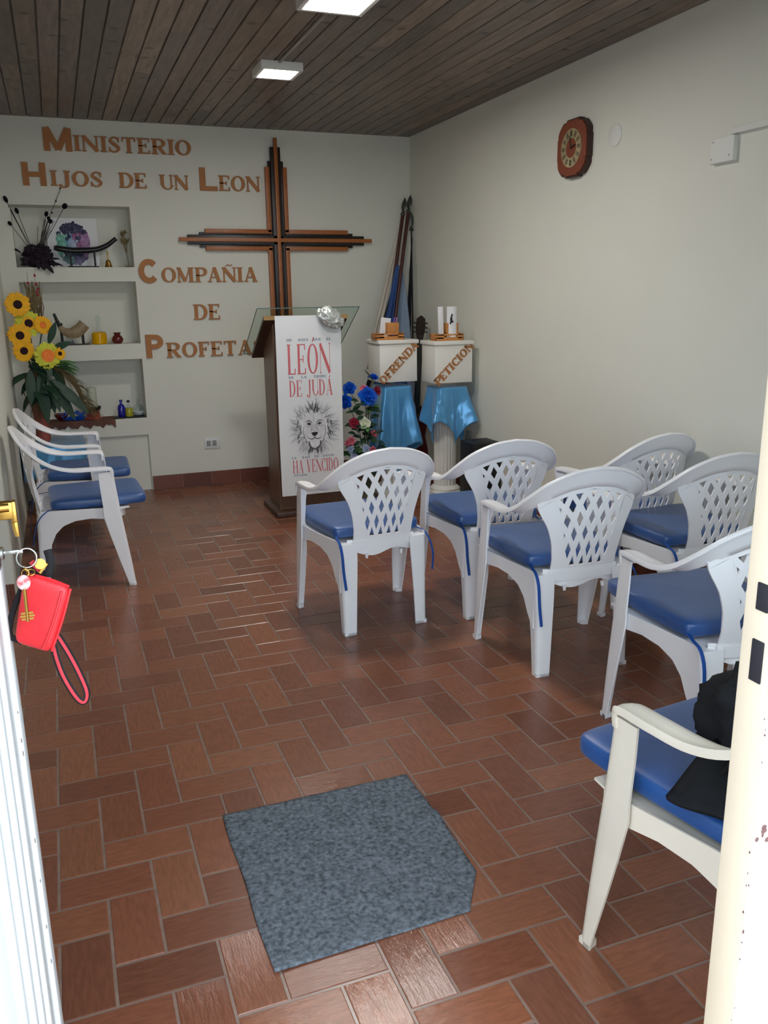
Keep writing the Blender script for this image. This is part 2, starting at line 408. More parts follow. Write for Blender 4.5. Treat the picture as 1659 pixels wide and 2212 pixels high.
wo = struct(wf.build('fill_window', 'frame_paint'))  # made-up window out of view, there to brighten the interior
MB().box(((WX0+WX1)/2, .73, (WZ0+WZ1)/2), (WX1-WX0-.02, .004, WZ1-WZ0-.02)).build('pane', 'clear', wo)
# skirting tiles
def skirt(name, p0, p1, nrm, h=.112, tile=.235, th=.012):
    m = MB(); p0, p1 = Vector(p0), Vector(p1); d = p1-p0; ln = d.length; d.normalize(); k = 0.
    n = Vector(nrm)
    while k < ln-.005:
        e = min(k+tile, ln); a = p0+d*(k+.002); bq = p0+d*(e-.002); c = lin(random.choice([(112, 62, 48), (104, 58, 46), (120, 68, 52)]))
        ce = (a+bq)/2+n*th/2; ce.z = h/2+.001
        sz = (abs((bq-a).x)+abs(n.x)*th, abs((bq-a).y)+abs(n.y)*th, h-.002)
        m.box(ce, sz, None, .0015, c); k = e
    ce = (p0+p1)/2+n*th*.3; ce.z = h/2
    m.box(ce, (abs((p1-p0).x)+abs(n.x)*th*.6, abs((p1-p0).y)+abs(n.y)*th*.6, h), None, 0, lin((150, 130, 122)))
    return struct(m.build(name, 'skirting', smooth=False))
skirt('baseboard_back', (NX1+.005, YB, 0), (XR-.014, YB, 0), (0, -1, 0))
skirt('baseboard_right', (XR, .82, 0), (XR, YB-.002, 0), (-1, 0, 0))
skirt('baseboard_left', (-1.3, 4.48, 0), (XL, 4.48, 0), (0, -1, 0), .10)

# door frame and the opened leaf
fr = MB()
FX = .70
fr.box((FX+.0225, .678, DZ/2), (.045, .046, DZ), None, .003)
fr.box(((DX0+FX)/2, .678, DZ+.025), (FX-DX0+.09, .046, .05), None, .003)
fr.box((DX0-.03, .678, DZ/2), (.05, .046, DZ), None, .003)
fo = struct(fr.build('trim_1', 'frame_paint'))
MB().box((FX+.048, .6535, DZ/2), (.095, .004, DZ), None, .001).build('outer_face', 'ceiling_paint', fo)
hb = MB()
for z0, z1 in ((1.069, 1.119), (1.154, 1.186)):
    hb.box((FX-.0005, .674, (z0+z1)/2), (.003, .017, z1-z0), None, .001)
hb.build('strike_slot', 'hole', fo)
ch = MB()
random.seed(11)
for k in range(40):
    z = random.uniform(.25, 1.5); s_ = random.uniform(.001, .003)
    ch.ball((FX+random.uniform(-.0005, .001), random.choice([.6518, .652, .655]), z), (s_, s_*.8, s_*random.uniform(1, 2.6)), 6)
for k in range(16):
    z = .895+random.uniform(-.022, .022)-.02*k/16; x = FX+.008+.045*k/16+random.uniform(-.004, .004)
    ch.ball((x, .6514, z), (random.uniform(.004, .012), .0016, random.uniform(.003, .012)), 7)
ch.build('paint_chip', 'rust', fo)

LX = -.13   # outer face of the leaf, opened into the room
leaf = MB()
leaf.box((LX-.02, 1.11, 1.05), (.034, .84, 2.05), None, .002)
def strip(y0, y1, out): leaf.box((LX-.003+out/2, (y0+y1)/2, 1.05), (.006+out, y1-y0, 2.05), None, .0025)
strip(1.505, 1.532, .000); strip(1.44, 1.498, .006); strip(1.30, 1.325, .004); strip(1.20, 1.225, .004); strip(1.10, 1.125, .004); strip(1.0, 1.025, .004); strip(.70, .78, .006)
do = struct(leaf.build('door_1', 'door_paint'))
cp = MB(); random.seed(5)
for k in range(22):
    cp.ball((LX+.0035, random.choice([1.442, 1.497, 1.44]), random.uniform(.15, 1.1)), (.0014, random.uniform(.002, .005), random.uniform(.003, .012)), 6)
cp.build('paint_chip', 'rust', do)
hn = MB()
hn.box((LX+.003, 1.465, 1.15), (.008, .034, .09), None, .002)
hn.tube([(LX, 1.465, 1.172), (LX+.028, 1.468, 1.172)], .008, 10)
hn.box((LX+.016, 1.475, 1.166), (.036, .02, .030), None, .004)
hn.box((LX+.034, 1.478, 1.160), (.010, .022, .042), None, .003)
hn.tube([(LX+.034, 1.47, 1.145), (LX+.035, 1.468, 1.133), (LX+.036, 1.468, 1.122)], [.006, .005, .004], 8)
hn.build('handle', 'brass', do)
lk = MB(); lk.box((LX+.003, 1.452, 1.10), (.008, .03, .05), None, .002); lk.lathe([(.011, 0), (.011, .006), (.008, .008)], 16, (LX+.006, 1.452, 1.10), Matrix.Rotation(PI/2, 4, 'Y'))
lk.build('lock', 'steel', do)
# right-hand wall fittings
tr = MB()
tr.box((XR-.014, 3.215, 2.098), (.028, .145, .105), None, .004)
st = tag(tr.build('junction_box', 'ceiling_paint'), 'white square cover plate at the end of the wall trunking', 'box')
for yy, zz in ((3.27, 2.136), (3.275, 2.065), (3.165, 2.07)): MB().ball((XR-.0285, yy, zz), (.003, .008, .008), 8).build('screw', 'socket_grey', st)
cd = MB().box((XR-.012, 1.99, 2.168), (.024, 2.36, .028), None, .003)
tag(cd.build('cable_trunking', 'ceiling_paint'), 'white cable trunking running along the right wall', 'trunking')
tag(MB().lathe([(.056, 0), (.056, .006), (.048, .012), (.0, .013)], 28, (XR, 4.045, 2.293), Matrix.Rotation(-PI/2, 4, 'Y')).build('blanking_cover', 'ceiling_paint'), 'round white blanking cover on the wall beside the clock', 'cover')

# ------------------------------------------------------------------ lamps
def emit(name, strength, rgb=(1, .97, .92)):
    m = bpy.data.materials.new(name); m.use_nodes = True; N, L = m.node_tree.nodes, m.node_tree.links; N.clear()
    o = N.new('ShaderNodeOutputMaterial'); e = N.new('ShaderNodeEmission'); e.inputs[0].default_value = (*rgb, 1); e.inputs[1].default_value = strength
    L.new(e.outputs[0], o.inputs[0]); return m
M['led'] = emit('led_diffuser', LAMP_STRENGTH)
def lamp(x, y, s, label):
    t = thing('ceiling_lamp', label, 'lamp', (x, y, ZC), 0, 'square ceiling lamps')
    h = s/2; f = MB()
    for dx, dy, a, c in ((0, h-.011, s, .022), (0, -h+.011, s, .022), (h-.011, 0, .022, s-.044), (-h+.011, 0, .022, s-.044)): f.box((dx, dy, -.0215), (a, c, .043), None, .002)
    f.box((0, 0, -.006), (s-.02, s-.02, .01))
    f.build('housing', 'ceiling_paint', t)
    MB().box((0, 0, -.036), (s-.045, s-.045, .008)).build('diffuser', M['led'], t)
    return t
lamp(1.30, 5.045, .235, 'smaller looking square white ceiling lamp nearer the back wall')
lamp(1.262, 3.80, .30, 'bright square ceiling lamp cut by the top of the photo')
tag(MB().box((1.285, 4.46, ZC-.006), (.014, .95, .012), None, .002).build('cable_conduit', simple('conduit', (150, 140, 136), .5)), 'thin cable duct between the two ceiling lamps', 'duct')

# ------------------------------------------------------------------ lettering
def stroke(path, w0):
    """quads along a polyline with a width per vertex"""
    P_ = [Vector((p[0], p[1])) for p in path]; n = len(P_); W_ = w0 if isinstance(w0, list) else [w0]*n
    Ls, Rs = [], []
    for i, p in enumerate(P_):
        t = (P_[min(i+1, n-1)]-P_[max(i-1, 0)]).normalized(); q = Vector((-t.y, t.x))*W_[i]/2
        Ls.append(p+q); Rs.append(p-q)
    return [[tuple(Ls[i]), tuple(Ls[i+1]), tuple(Rs[i+1]), tuple(Rs[i])] for i in range(n-1)]
def rect(x0, y0, x1, y1): return [[(x0, y0), (x1, y0), (x1, y1), (x0, y1)]]
def arc(cx_, cy_, rx, ry, a0, a1, tk, tn, n=18):
    pts, ws = [], []
    for k in range(n+1):
        a = math.radians(a0+(a1-a0)*k/n); pts.append((cx_+rx*math.cos(a), cy_+ry*math.sin(a))); ws.append(tn+(tk-tn)*abs(math.cos(a))**1.4)
    return stroke(pts, ws)
def serif_glyphs(tk=.2, tn=.08, sf=.07, se=.07):
    def stem(x, w_=None, top=True, bot=True):
        w_ = w_ or tk; o = rect(x, 0, x+w_, 1)
        if bot: o += rect(x-se, 0, x+w_+se, sf)
        if top: o += rect(x-se, 1-sf, x+w_+se, 1)
        return o
    def armt(x0, x1, y, up): return rect(x0, y, x1, y+tn) + rect(x1-.07, y if up else y-.16, x1, y+tn+(.16 if up else 0))
    G_ = {}
    G_['I'] = (tk+2*se, stem(se))
    G_['N'] = (.86, stem(se, tn) + stem(.86-se-tn, tn, True, False) + stroke([(se+.02, .98), (.84-se, .02)], tk*1.05))
    def S(w_=.62):
        c = [(w_-.08, .76), (w_*.72, .93), (w_*.45, .96), (.16, .86), (.13, .72), (.26, .58), (w_*.62, .46), (w_-.10, .30), (w_-.14, .14), (w_*.55, .04), (w_*.3, .06), (.06, .24)]
        pts = [(p.x, p.y) for p in catmull([(a, b_, 0) for a, b_ in c], 40)]
        ws = [interp(k/40, [0, .2, .45, .55, .8, 1], [tn, tn*1.2, tk*1.05, tk*1.1, tn*1.2, tn]) for k in range(41)]
        return stroke(pts, ws) + rect(w_-.12, .66, w_-.05, .97) + rect(.03, .03, .10, .34)
    G_['S'] = (.62, S())
    G_['T'] = (.74, stem(.37-tk/2, None, False) + rect(.02, 1-tn, .72, 1) + rect(.02, .74, .09, 1) + rect(.65, .74, .72, 1))
    G_['E'] = (.68, stem(se) + armt(se, .66, 0, True) + armt(se, .64, 1-tn, False) + rect(se, .47, .48, .47+tn) + rect(.43, .38, .49, .64))
    G_['F'] = (.64, stem(se) + armt(se, .62, 1-tn, False) + rect(se, .47, .46, .47+tn) + rect(.41, .38, .47, .64))
    G_['L'] = (.62, stem(se) + armt(se, .60, 0, True))
    G_['R'] = (.80, stem(se) + arc(se+tk+.12, .73, .26, .235, -90, 90, tk, tn) + rect(se, .495-tn/2, se+tk+.14, .495+tn/2) + rect(se, 1-tn, se+tk+.14, 1-.0) + stroke([(.40, .47), (.66, .03)], tk*.95) + rect(.58, 0, .80, sf))
    G_['P'] = (.68, stem(se) + arc(se+tk+.12, .71, .25, .255, -90, 90, tk, tn) + rect(se, .455-tn/2, se+tk+.14, .455+tn/2) + rect(se, 1-tn, se+tk+.14, 1))
    G_['D'] = (.80, stem(se) + arc(se+tk+.08, .5, .36, .46, -90, 90, tk, tn, 24) + rect(se, 0, se+tk+.1, tn) + rect(se, 1-tn, se+tk+.1, 1))
    G_['O'] = (.84, arc(.42, .5, .42-tk/2, .5-tn/2, 0, 360, tk, tn, 36))
    G_['C'] = (.76, arc(.42, .5, .42-tk/2, .5-tn/2, 48, 312, tk, tn, 30) + rect(.64, .64, .71, .99) + rect(.64, .02, .70, .26))
    G_['U'] = (.82, rect(se, .3, se+tk, 1) + rect(0, 1-sf, se*2+tk, 1) + rect(.82-se-tn, .3, .82-se, 1) + rect(.82-2*se-tn, 1-sf, .82, 1) + arc((.82+tk-tn)/2-.0, .31, (.82-2*se)/2-tk*.35, .28, 180, 360, tk*.8, tn, 18))
    G_['J'] = (.60, rect(.32, .12, .32+tk, 1) + rect(.32-se, 1-sf, .32+tk+se, 1) + arc(.24, .12, .08+tk/2, .20, -175, 0, tk*.9, tn, 14))
    G_['M'] = (1.0, stem(se, tn) + stem(1-se-tk, tk) + stroke([(se+.03, .98), (.47, .06)], tk) + stroke([(.47, .04), (1-se-tk+.03, .98)], tn))
    G_['A'] = (.84, stroke([(.12, .0), (.42, 1.0)], tn) + stroke([(.42, 1.0), (.70, .0)], tk) + rect(.2, .28, .6, .28+tn) + rect(.02, 0, .26, sf) + rect(.54, 0, .84, sf))
    G_['Ñ'] = (G_['N'][0], G_['N'][1] + stroke([(.24, 1.10), (.36, 1.17), (.52, 1.11), (.64, 1.18)], .07))
    G_['Ó'] = (G_['O'][0], G_['O'][1] + stroke([(.40, 1.06), (.54, 1.2)], [.05, .1]))
    G_['Á'] = (G_['A'][0], G_['A'][1] + stroke([(.40, 1.06), (.54, 1.2)], [.05, .1]))
    G_['V'] = (.84, stroke([(.14, 1.0), (.42, .0)], tk) + stroke([(.42, .0), (.72, 1.0)], tn) + rect(0, 1-sf, .3, 1) + rect(.58, 1-sf, .84, 1))
    G_['H'] = (.86, stem(se) + stem(.86-se-tk) + rect(se, .46, .86-se, .46+tn))
    G_['Q'] = (.84, G_['O'][1] + stroke([(.5, .2), (.74, -.08)], .12))
    G_['B'] = (.74, G_['P'][1] + arc(se+tk+.12, .24, .27, .22, -90, 90, tk, tn) + rect(se, 0, se+tk+.14, tn))
    G_['Y'] = (.8, rect(.3, 0, .3+tk, .5) + stroke([(.14, 1.), (.4, .46)], tk) + stroke([(.4, .46), (.68, 1.)], tn) + rect(.2, 0, .6, sf))
    G_['Z'] = (.68, rect(.04, 0, .64, tn) + rect(.04, 1-tn, .64, 1) + stroke([(.56, .97), (.12, .03)], tk))
    G_[' '] = (.4, [])
    return G_
def sans_glyphs(tk=.25):
    return {'M': (1.1, rect(0, 0, tk, 1) + rect(1.1-tk, 0, 1.1, 1) + stroke([(.14, 1), (.55, .06)], tk*.95) + stroke([(.55, .06), (.96, 1)], tk*.95)),
            'H': (.94, rect(0, 0, tk, 1) + rect(.94-tk, 0, .94, 1) + rect(0, .38, .94, .60)),
            'L': (.78, rect(0, 0, tk*1.05, 1) + rect(0, 0, .78, .20)),
            'C': (.92, arc(.47, .5, .345, .385, 42, 318, .25, .23, 30)),
            'P': (.82, rect(0, 0, tk*1.05, 1) + arc(.42, .69, .27, .205, -90, 90, .25, .2, 18) + rect(0, .385, .44, .585) + rect(0, .795, .44, .995))}
SERIF, SANS, BOLD = serif_glyphs(), sans_glyphs(), serif_glyphs(.25, .13, .10, .07)
def word_polys(txt, glyphs, gap=.07):
    out, x = [], 0
    for ch_ in txt:
        w_, ps = glyphs[ch_]; out.append((ch_, x, w_, ps)); x += w_+gap
    return out, x-gap
def wall_word(text, runs, label):
    """runs: (letters, x0, x1, z base, z top, glyph set); every letter is a mesh of its own"""
    t = thing('wall_lettering', label, 'lettering', (runs[0][1], YB, runs[0][3]))
    for txt, x0, x1, zb, zt, gl in runs:
        ps, wd = word_polys(txt, gl, .06); sx = (x1-x0)/wd
        for ch_, gx, gw, polys in ps:
            m = MB()
            for k, p in enumerate(polys):
                m.prism([(x0+(gx+a)*sx-runs[0][1], zb+b_*(zt-zb)-runs[0][3]) for a, b_ in p], lambda a, b_, d: (a, d, b_), -.014-.00004*(k % 7), 0.002)
            m.build('letter', 'letter', t, smooth=False)
    return t
wall_word('MINISTERIO', [('M', .049, .240, 2.520, 2.674, SANS), ('INISTERIO', .251, 1.080, 2.527, 2.632, SERIF)], 'tan wooden letters spelling MINISTERIO, top line of the wall')
wall_word('HIJOS', [('H', -.113, .044, 2.284, 2.439, SANS), ('IJOS', .070, .427, 2.287, 2.390, SERIF)], 'tan wooden letters spelling HIJOS above the shelf niches')
wall_word('DE', [('DE', .540, .739, 2.286, 2.391, SERIF)], 'tan wooden word DE between HIJOS and UN on the second line')
wall_word('UN', [('UN', .831, 1.045, 2.283, 2.386, SERIF)], 'tan wooden letters spelling UN before LEON')
wall_word('LEON', [('L', 1.129, 1.262, 2.282, 2.447, SANS), ('EON', 1.272, 1.593, 2.285, 2.395, SERIF)], 'tan wooden letters spelling LEON just left of the cross')
wall_word('COMPAÑIA', [('C', .627, .777, 1.606, 1.785, SANS), ('OMPAÑIA', .795, 1.536, 1.612, 1.722, SERIF)], 'tan wooden letters spelling COMPAÑIA under the left arm of the cross')
wall_word('DE', [('DE', 1.015, 1.224, 1.328, 1.445, SERIF)], 'tan wooden word DE alone on its line above PROFETAS')
wall_word('PROFETAS', [('P', .636, .769, 1.046, 1.224, SANS), ('ROFETAS', .788, 1.560, 1.044, 1.158, SERIF)], 'tan wooden letters spelling PROFETAS, its end behind the lectern glass')

# ------------------------------------------------------------------ cross
cr = thing('wall_cross', 'large layered wooden cross with dark and honey strips on the back wall', 'cross', (1.717, YB, 1.926))
def rail(m, x0, x1, z0, z1, y0, y1): m.box(((x0+x1)/2, (y0+y1)/2, (z0+z1)/2), (x1-x0, y1-y0, z1-z0), None, .003)
ax, az = 1.717, 1.926
lt, dkm = MB(), MB()
# relative coordinates
rail(dkm, -.040, .040, -.97, .685, -.036, -.002); rail(dkm, -.71, .715, -.036, .036, -.036, -.002)
for sx in (-1, 1):
    xa, xb = sorted((sx*.040, sx*.062)); rail(dkm, xa, xb, .04, .585, -.026, -.002); rail(dkm, xa, xb, -.97, -.04, -.026, -.002)
    for z0, z1 in ((.036, .056), (-.056, -.036)): xa, xb = sorted((sx*.062, sx*.62)); rail(dkm, xa, xb, z0, z1, -.026, -.002)
    xa, xb = sorted((sx*.054, sx*.086)); rail(lt, xa, xb, .056, .54, -.042, -.001); rail(lt, xa, xb, -.97, -.056, -.042, -.001)
    for z0, z1 in ((.048, .080), (-.080, -.048)): xa, xb = sorted((sx*.054, sx*.575)); rail(lt, xa, xb, z0, z1, -.042, -.001)
rail(lt, -.014, .014, -.97, .75, -.054, -.03); rail(lt, -.775, .778, -.0145, .0145, -.052, -.03)
dkm.build('dark_strips', 'cross_dark', cr); lt.build('honey_strips', 'cross_light', cr)

# ------------------------------------------------------------------ lectern with banner
lc = thing('lectern', 'brown wooden lectern on a dark base behind the lion banner', 'lectern', (1.58, 5.8, 0))
def rel(p, o=(1.58, 5.8, 0)): return tuple(a-b_ for a, b_ in zip(p, o))
MB().box(rel((1.585, 5.78, .02)), (.56, .42, .04), None, .006).build('base_plate', 'laminate_dark', lc)
side = [(5.655, .04), (5.955, .04), (5.955, 1.13), (5.655, 1.32)]
MB().prism(side, lambda a, b_, d: rel((d, a, b_)), 1.35, 1.80).build('column', 'laminate', lc, smooth=False)
bd = [(5.615, 1.345), (5.615, 1.372), (6.05, 1.10), (6.05, 1.073)]
MB().prism(bd, lambda a, b_, d: rel((d, a, b_)), 1.285, 1.865).build('reading_board', 'laminate_dark', lc, smooth=False)
MB().box(rel((1.575, 5.611, 1.359)), (.582, .008, .028)).build('board_edge', 'tan_edge', lc)
gl = [(5.585, 1.418), (5.585, 1.424), (6.10, 1.104), (6.10, 1.098)]
go = MB().prism(gl, lambda a, b_, d: rel((d, a, b_)), 1.237, 1.945).build('glass_top', 'glass', lc, smooth=False)
ge = MB().box(rel((1.591, 5.584, 1.421)), (.708, .003, .0065)).box(rel((1.591, 6.101, 1.101)), (.708, .003, .0065))
for xx in (1.237, 1.945): ge.tube([rel((xx, 5.585, 1.421)), rel((xx, 6.10, 1.101))], .0025, 6)
ge.build('polished_edge', simple('glass_edge', (84, 104, 98), .2, 0, .6, .05), go)
for xx in (1.33, 1.82):
    for yy, zz in ((5.68, 1.335), (5.98, 1.145)): MB().tube([rel((xx, yy, zz)), rel((xx, yy+.01, zz+.035))], .010, 12).build('glass_spacer', 'steel', lc)

BX0, BX1, BZ0, BZ1 = 1.352, 1.806, .148, 1.372
def bpt(a, z, d=0.):
    v = (z-BZ0)/(BZ1-BZ0); wv = .004*math.sin(a*19+1)*(.4+v*.6)+.006*math.sin(v*5)
    return Vector((a-1.58, 5.588+wv-d-5.59, z-BZ0))
bn = thing('banner', 'white vinyl banner with a drawn lion and red lettering hung over the lectern', 'banner', (1.58, 5.59, BZ0))
MB().grid(lambda u, v: bpt(BX0+u*(BX1-BX0), BZ0+v*(BZ1-BZ0)), 24, 40, th=.0012).build('cloth', 'banner', bn)
DID = serif_glyphs(.17, .035, .03, .05)
def banner_text(name, txt, x0, x1, z0, z1, mat, gl=DID, gap=.1):
    ps, wd = word_polys(txt, gl, gap); sx = (x1-x0)/wd; m = MB()
    for ch_, gx, gw, polys in ps:
        if ch_ == ' ' and m.f: m.build(name, mat, bn, smooth=False); m = MB()
        for k, p in enumerate(polys):
            q = [(x0+(gx+a)*sx, z0+b_*(z1-z0)) for a, b_ in p]
            m.add([bpt(a, b_, .0018+.00003*(k % 5)) for a, b_ in q], [tuple(range(len(q)))])
    m.build(name, mat, bn, smooth=False)
banner_text('red_heading', 'LEÓN', 1.425, 1.728, .985, 1.185, 'red_ink', DID, .12)
banner_text('red_heading', 'DE JUDÁ', 1.432, 1.738, .835, .945, 'red_ink')
banner_text('red_heading', 'HA VENCIDO', 1.436, 1.765, .305, .395, 'red_ink')
banner_text('small_word', 'HE   AQUI   QUE   EL', 1.425, 1.735, 1.205, 1.221, 'navy_ink', SERIF, .1)
banner_text('small_word', 'DE    LA    TRIBU', 1.430, 1.695, .957, .973, 'navy_ink', SERIF, .1)
banner_text('small_word', 'LA    RAIZ   DE   DAVID', 1.432, 1.735, .405, .420, 'navy_ink', SERIF, .1)
banner_text('small_word', 'APOCALIPSIS', 1.436, 1.535, .285, .295, 'navy_ink', SERIF, .1)
# pencil drawing of a lion's head
lm, _N, _L, _b, _n, _m = attr_mat('pencil_drawing', .6, .3)
ld = MB(); random.seed(21)
LCX, LCZ, LS = 1.600, .615, .155
def ink(pts, ws, g, d=.0016):
    g_ = lin((g, g, g+4))
    for q in stroke(pts, ws): ld.add([bpt(LCX+a*LS, LCZ+b_*LS, d) for a, b_ in q], [(0, 1, 2, 3)], g_)
def curve2(pts, n=10): return [(p.x, p.y) for p in catmull([(a, b_, 0) for a, b_ in pts], n)]
for k in range(330):
    a = random.uniform(-.1, 2*PI+.1); s_ = random.random()
    r0 = .62+.25*s_; ln = random.uniform(.16, .62)*(1.0 if math.sin(a) > -.2 else .9)
    x0, z0 = r0*math.cos(a)*.92, r0*math.sin(a)*1.02
    cur = random.uniform(-.25, .25)
    x1, z1 = (r0+ln)*math.cos(a+cur)*.92, (r0+ln)*math.sin(a+cur)*1.05-.12*ln
    if z0 < -.75 and abs(x0) < .2: continue
    g = random.choice([110, 130, 150, 170, 185, 200, 206]) if s_ < .45 else random.choice([165, 185, 198, 208, 214])
    ink(curve2([(x0, z0), ((x0+x1)/2+random.uniform(-.06, .06), (z0+z1)/2+random.uniform(-.04, .04)), (x1, z1)], 5), [.012, .03, .034, .026, .016, .004], g, .0016+random.uniform(0, .0006))
for k in range(46):                       # dark hair tufts at forehead, cheeks and beard
    if k < 16: x0, z0 = random.uniform(-.25, .22), random.uniform(.62, .85); x1, z1 = x0+random.uniform(-.2, .2), z0+random.uniform(.15, .42)
    elif k < 32:
        sx = random.choice([-1, 1]); x0, z0 = sx*random.uniform(.6, .8), random.uniform(-.6, .4); x1, z1 = x0+sx*random.uniform(-.02, .16), z0-random.uniform(.15, .4)
    else: x0, z0 = random.uniform(-.3, .3), random.uniform(-.95, -.8); x1, z1 = x0*1.15, z0-random.uniform(.12, .38)
    ink([(x0, z0), ((x0+x1)/2, (z0+z1)/2), (x1, z1)], [.03, .04, .005], random.choice([70, 88, 108]), .0024)
def blob(pts, g, d=.0026):
    q = curve2(pts+[pts[0]], 24)
    ld.add([bpt(LCX+a*LS, LCZ+b_*LS, d) for a, b_ in q[:-1]], [tuple(range(24))], lin((g, g, g+4)))
blob([(-.5, .0), (-.46, .4), (-.2, .66), (.2, .66), (.46, .4), (.5, .0), (.44, -.45), (.2, -.72), (-.2, -.72), (-.44, -.45)], 214, .0021)
for sx in (-1, 1):
    blob([(sx*.36, .18), (sx*.26, .25), (sx*.14, .17), (sx*.24, .12)], 60)
    ink(curve2([(sx*.42, .26), (sx*.27, .33), (sx*.12, .24), (sx*.10, .12)], 8), [.012, .03, .045, .05, .04, .03, .024, .016, .01], 96, .0028)
    ink(curve2([(sx*.38, .10), (sx*.26, .07), (sx*.15, .11)], 6), .02, 120, .0028)
    ink(curve2([(sx*.11, .14), (sx*.15, -.1), (sx*.17, -.26)], 6), [.01, .03, .05, .05, .03, .02, .01], 168, .0028)
    ink(curve2([(0, -.42), (sx*.10, -.50), (sx*.24, -.48), (sx*.34, -.40)], 8), [.03, .035, .035, .034, .03, .026, .02, .014, .006], 56, .003)
    ink(curve2([(sx*.5, .1), (sx*.52, -.2), (sx*.4, -.55), (sx*.25, -.8)], 8), [.01, .025, .03, .034, .034, .03, .03, .02, .01], 140, .0028)
    for k in range(9):
        x0 = sx*random.uniform(.08, .42); z0 = random.uniform(-.35, .55)
        ink([(x0, z0), (x0+sx*.02, z0-.09)], [.012, .004], 176, .0028)
blob([(-.15, -.22), (0, -.19), (.15, -.22), (.10, -.33), (0, -.38), (-.10, -.33)], 44, .003)
ink([(0, -.36), (0, -.45)], .025, 60, .003)
ink(curve2([(-.02, .62), (-.03, .4), (-.04, .2)], 5), [.01, .025, .03, .03, .02, .01], 170, .0028)
blob([(-.22, -.62), (0, -.56), (.22, -.62), (.17, -.82), (0, -.90), (-.17, -.82)], 224, .0028)
ink(curve2([(-.27, -.60), (-.22, -.84), (0, -.97), (.22, -.84), (.27, -.60)], 12), .055, 84, .0031)
blob([(-.12, .12), (0, .17), (.12, .12), (.14, -.12), (0, -.18), (-.14, -.12)], 196, .0024)
ld.build('lion_drawing', lm, bn, smooth=False)

# crumpled silver cloth resting over the glass edge
sv = MB()
def crumple(u, v):
    a = 2*PI*u; ph = PI*(v-.5); d = Vector((math.cos(a)*math.cos(ph), math.sin(a)*math.cos(ph), math.sin(ph)))
    nn = 1+.22*noise.noise(d*2.3)+.16*noise.noise(d*6.5)+.08*noise.noise(d*15)
    return (d.x*.088*nn, d.y*.03*nn, d.z*.066*nn - .028*d.x)
sv.grid(crumple, 64, 36, cu=True)
so = tag(sv.build('silver_cloth', 'silver', sharp=180), 'crumpled silver cloth lying over the upper right edge of the lectern glass', 'cloth'); so.location = (1.728, 5.553, 1.352)

# ------------------------------------------------------------------ pedestals with boxes
def fluted(x, y, h, label):
    t = thing('fluted_pedestal', label, 'pedestal', (x, y, 0), 0, 'white fluted pedestals')
    n = 96
    def f(u, v):
        a = 2*PI*u; fl = .079+.006*abs(math.cos(a*10)); z = .09+v*(h-.15)
        return (fl*math.cos(a), fl*math.sin(a), z)
    MB().grid(f, 120, 6, cu=True).build('shaft', 'box_white', t)
    MB().box((0, 0, .03), (.24, .24, .06), None, .006).lathe([(.11, .06), (.115, .075), (.10, .09), (.085, .1)], 32).build('base', 'box_white', t)
    MB().box((0, 0, h-.02), (.22, .22, .04), None, .005).lathe([(.082, h-.07), (.1, h-.055), (.105, h-.04)], 32).build('capital', 'box_white', t)
    return t
fluted(2.313, 5.95, .835, 'white pedestal hidden by blue satin under the OFRENDA box')
fluted(2.643, 5.70, .835, 'white fluted pedestal under the PETICION box')
def letter_box(x, y, wd, dp, z0, z1, word, label):
    t = thing('letter_box', label, 'box', (x+wd/2, y+dp/2, z0), 0, 'white boxes on pedestals')
    h = z1-z0
    MB().box((0, 0, (h-.03)/2), (wd-.012, dp-.012, h-.03), None, .003).build('body', 'box_white', t)
    MB().box((0, 0, h-.014), (wd+.008, dp+.012, .028), None, .004).build('lid', 'box_white', t)
    ps, wdt = word_polys(word, BOLD, .04); ln = .392; sx = ln/wdt; a = math.radians(44.); ca, sa = math.cos(a), math.sin(a)
    hh = .059; m = MB()
    for ch_, gx, gw, polys in ps:
        for k, p in enumerate(polys):
            q = []
            for px, pz in p:
                X, Z = (gx+px)*sx-ln/2, (pz-.5)*hh
                q.append((X*ca-Z*sa, X*sa+Z*ca+h/2-.012))
            m.prism(q, lambda a_, b_, d: (a_, d, b_), -dp/2+.006-.005-.00003*(k % 5), -dp/2+.008)
    m.build('lettering', 'letter', t, smooth=False)
    return t
letter_box(2.163, 5.80, .306, .27, .875, 1.178, 'OFRENDA', 'white box lettered OFRENDA on the left pedestal')
letter_box(2.490, 5.55, .306, .25, .875, 1.172, 'PETICION', 'white box lettered PETICION on the pedestal nearer the right wall')
def satin(x, y, label, c, tw, seed):
    """square satin cloth laid corner-wise on the pedestal: its corners hang down the faces, folds stand out at the edges"""
    rnd = random.Random(seed); p1, p2 = rnd.uniform(0, 6), rnd.uniform(0, 6)
    m = MB()
    def f(u, v):
        a = 2*PI*u
        sq = .112/max(abs(math.cos(a)), abs(math.sin(a))); sq = min(sq, .146)
        if v < .12:
            k = v/.12; return (sq*k*math.cos(a), sq*k*math.sin(a), .0025)
        k = (v-.12)/.88; b_ = a+tw
        L_ = c/(abs(math.cos(b_))+abs(math.sin(b_)))-sq+.03*noise.noise(Vector((math.cos(a)*2+seed, math.sin(a)*2, 0)))
        dg = ((a-PI/4+PI/4) % (PI/2))-PI/4
        fl = math.exp(-(dg/.30)**2)
        r = sq+.004+k**1.1*(.012+.060*fl+.014*math.sin(7*a+p1)+.008*math.sin(15*a+p2))
        r += .010*noise.noise(Vector((math.cos(a)*5, math.sin(a)*5, k*4+seed)))*min(1, k*3)
        return (r*math.cos(a), r*math.sin(a), .0025-.012*min(1, k*8)-L_*max(0, k-.02))
    m.grid(f, 200, 36, cu=True, th=-.002)
    o = tag(m.build('satin_cloth', 'satin', sharp=180), label, 'cloth', 'blue satin cloths'); o.location = (x, y, .838); return o
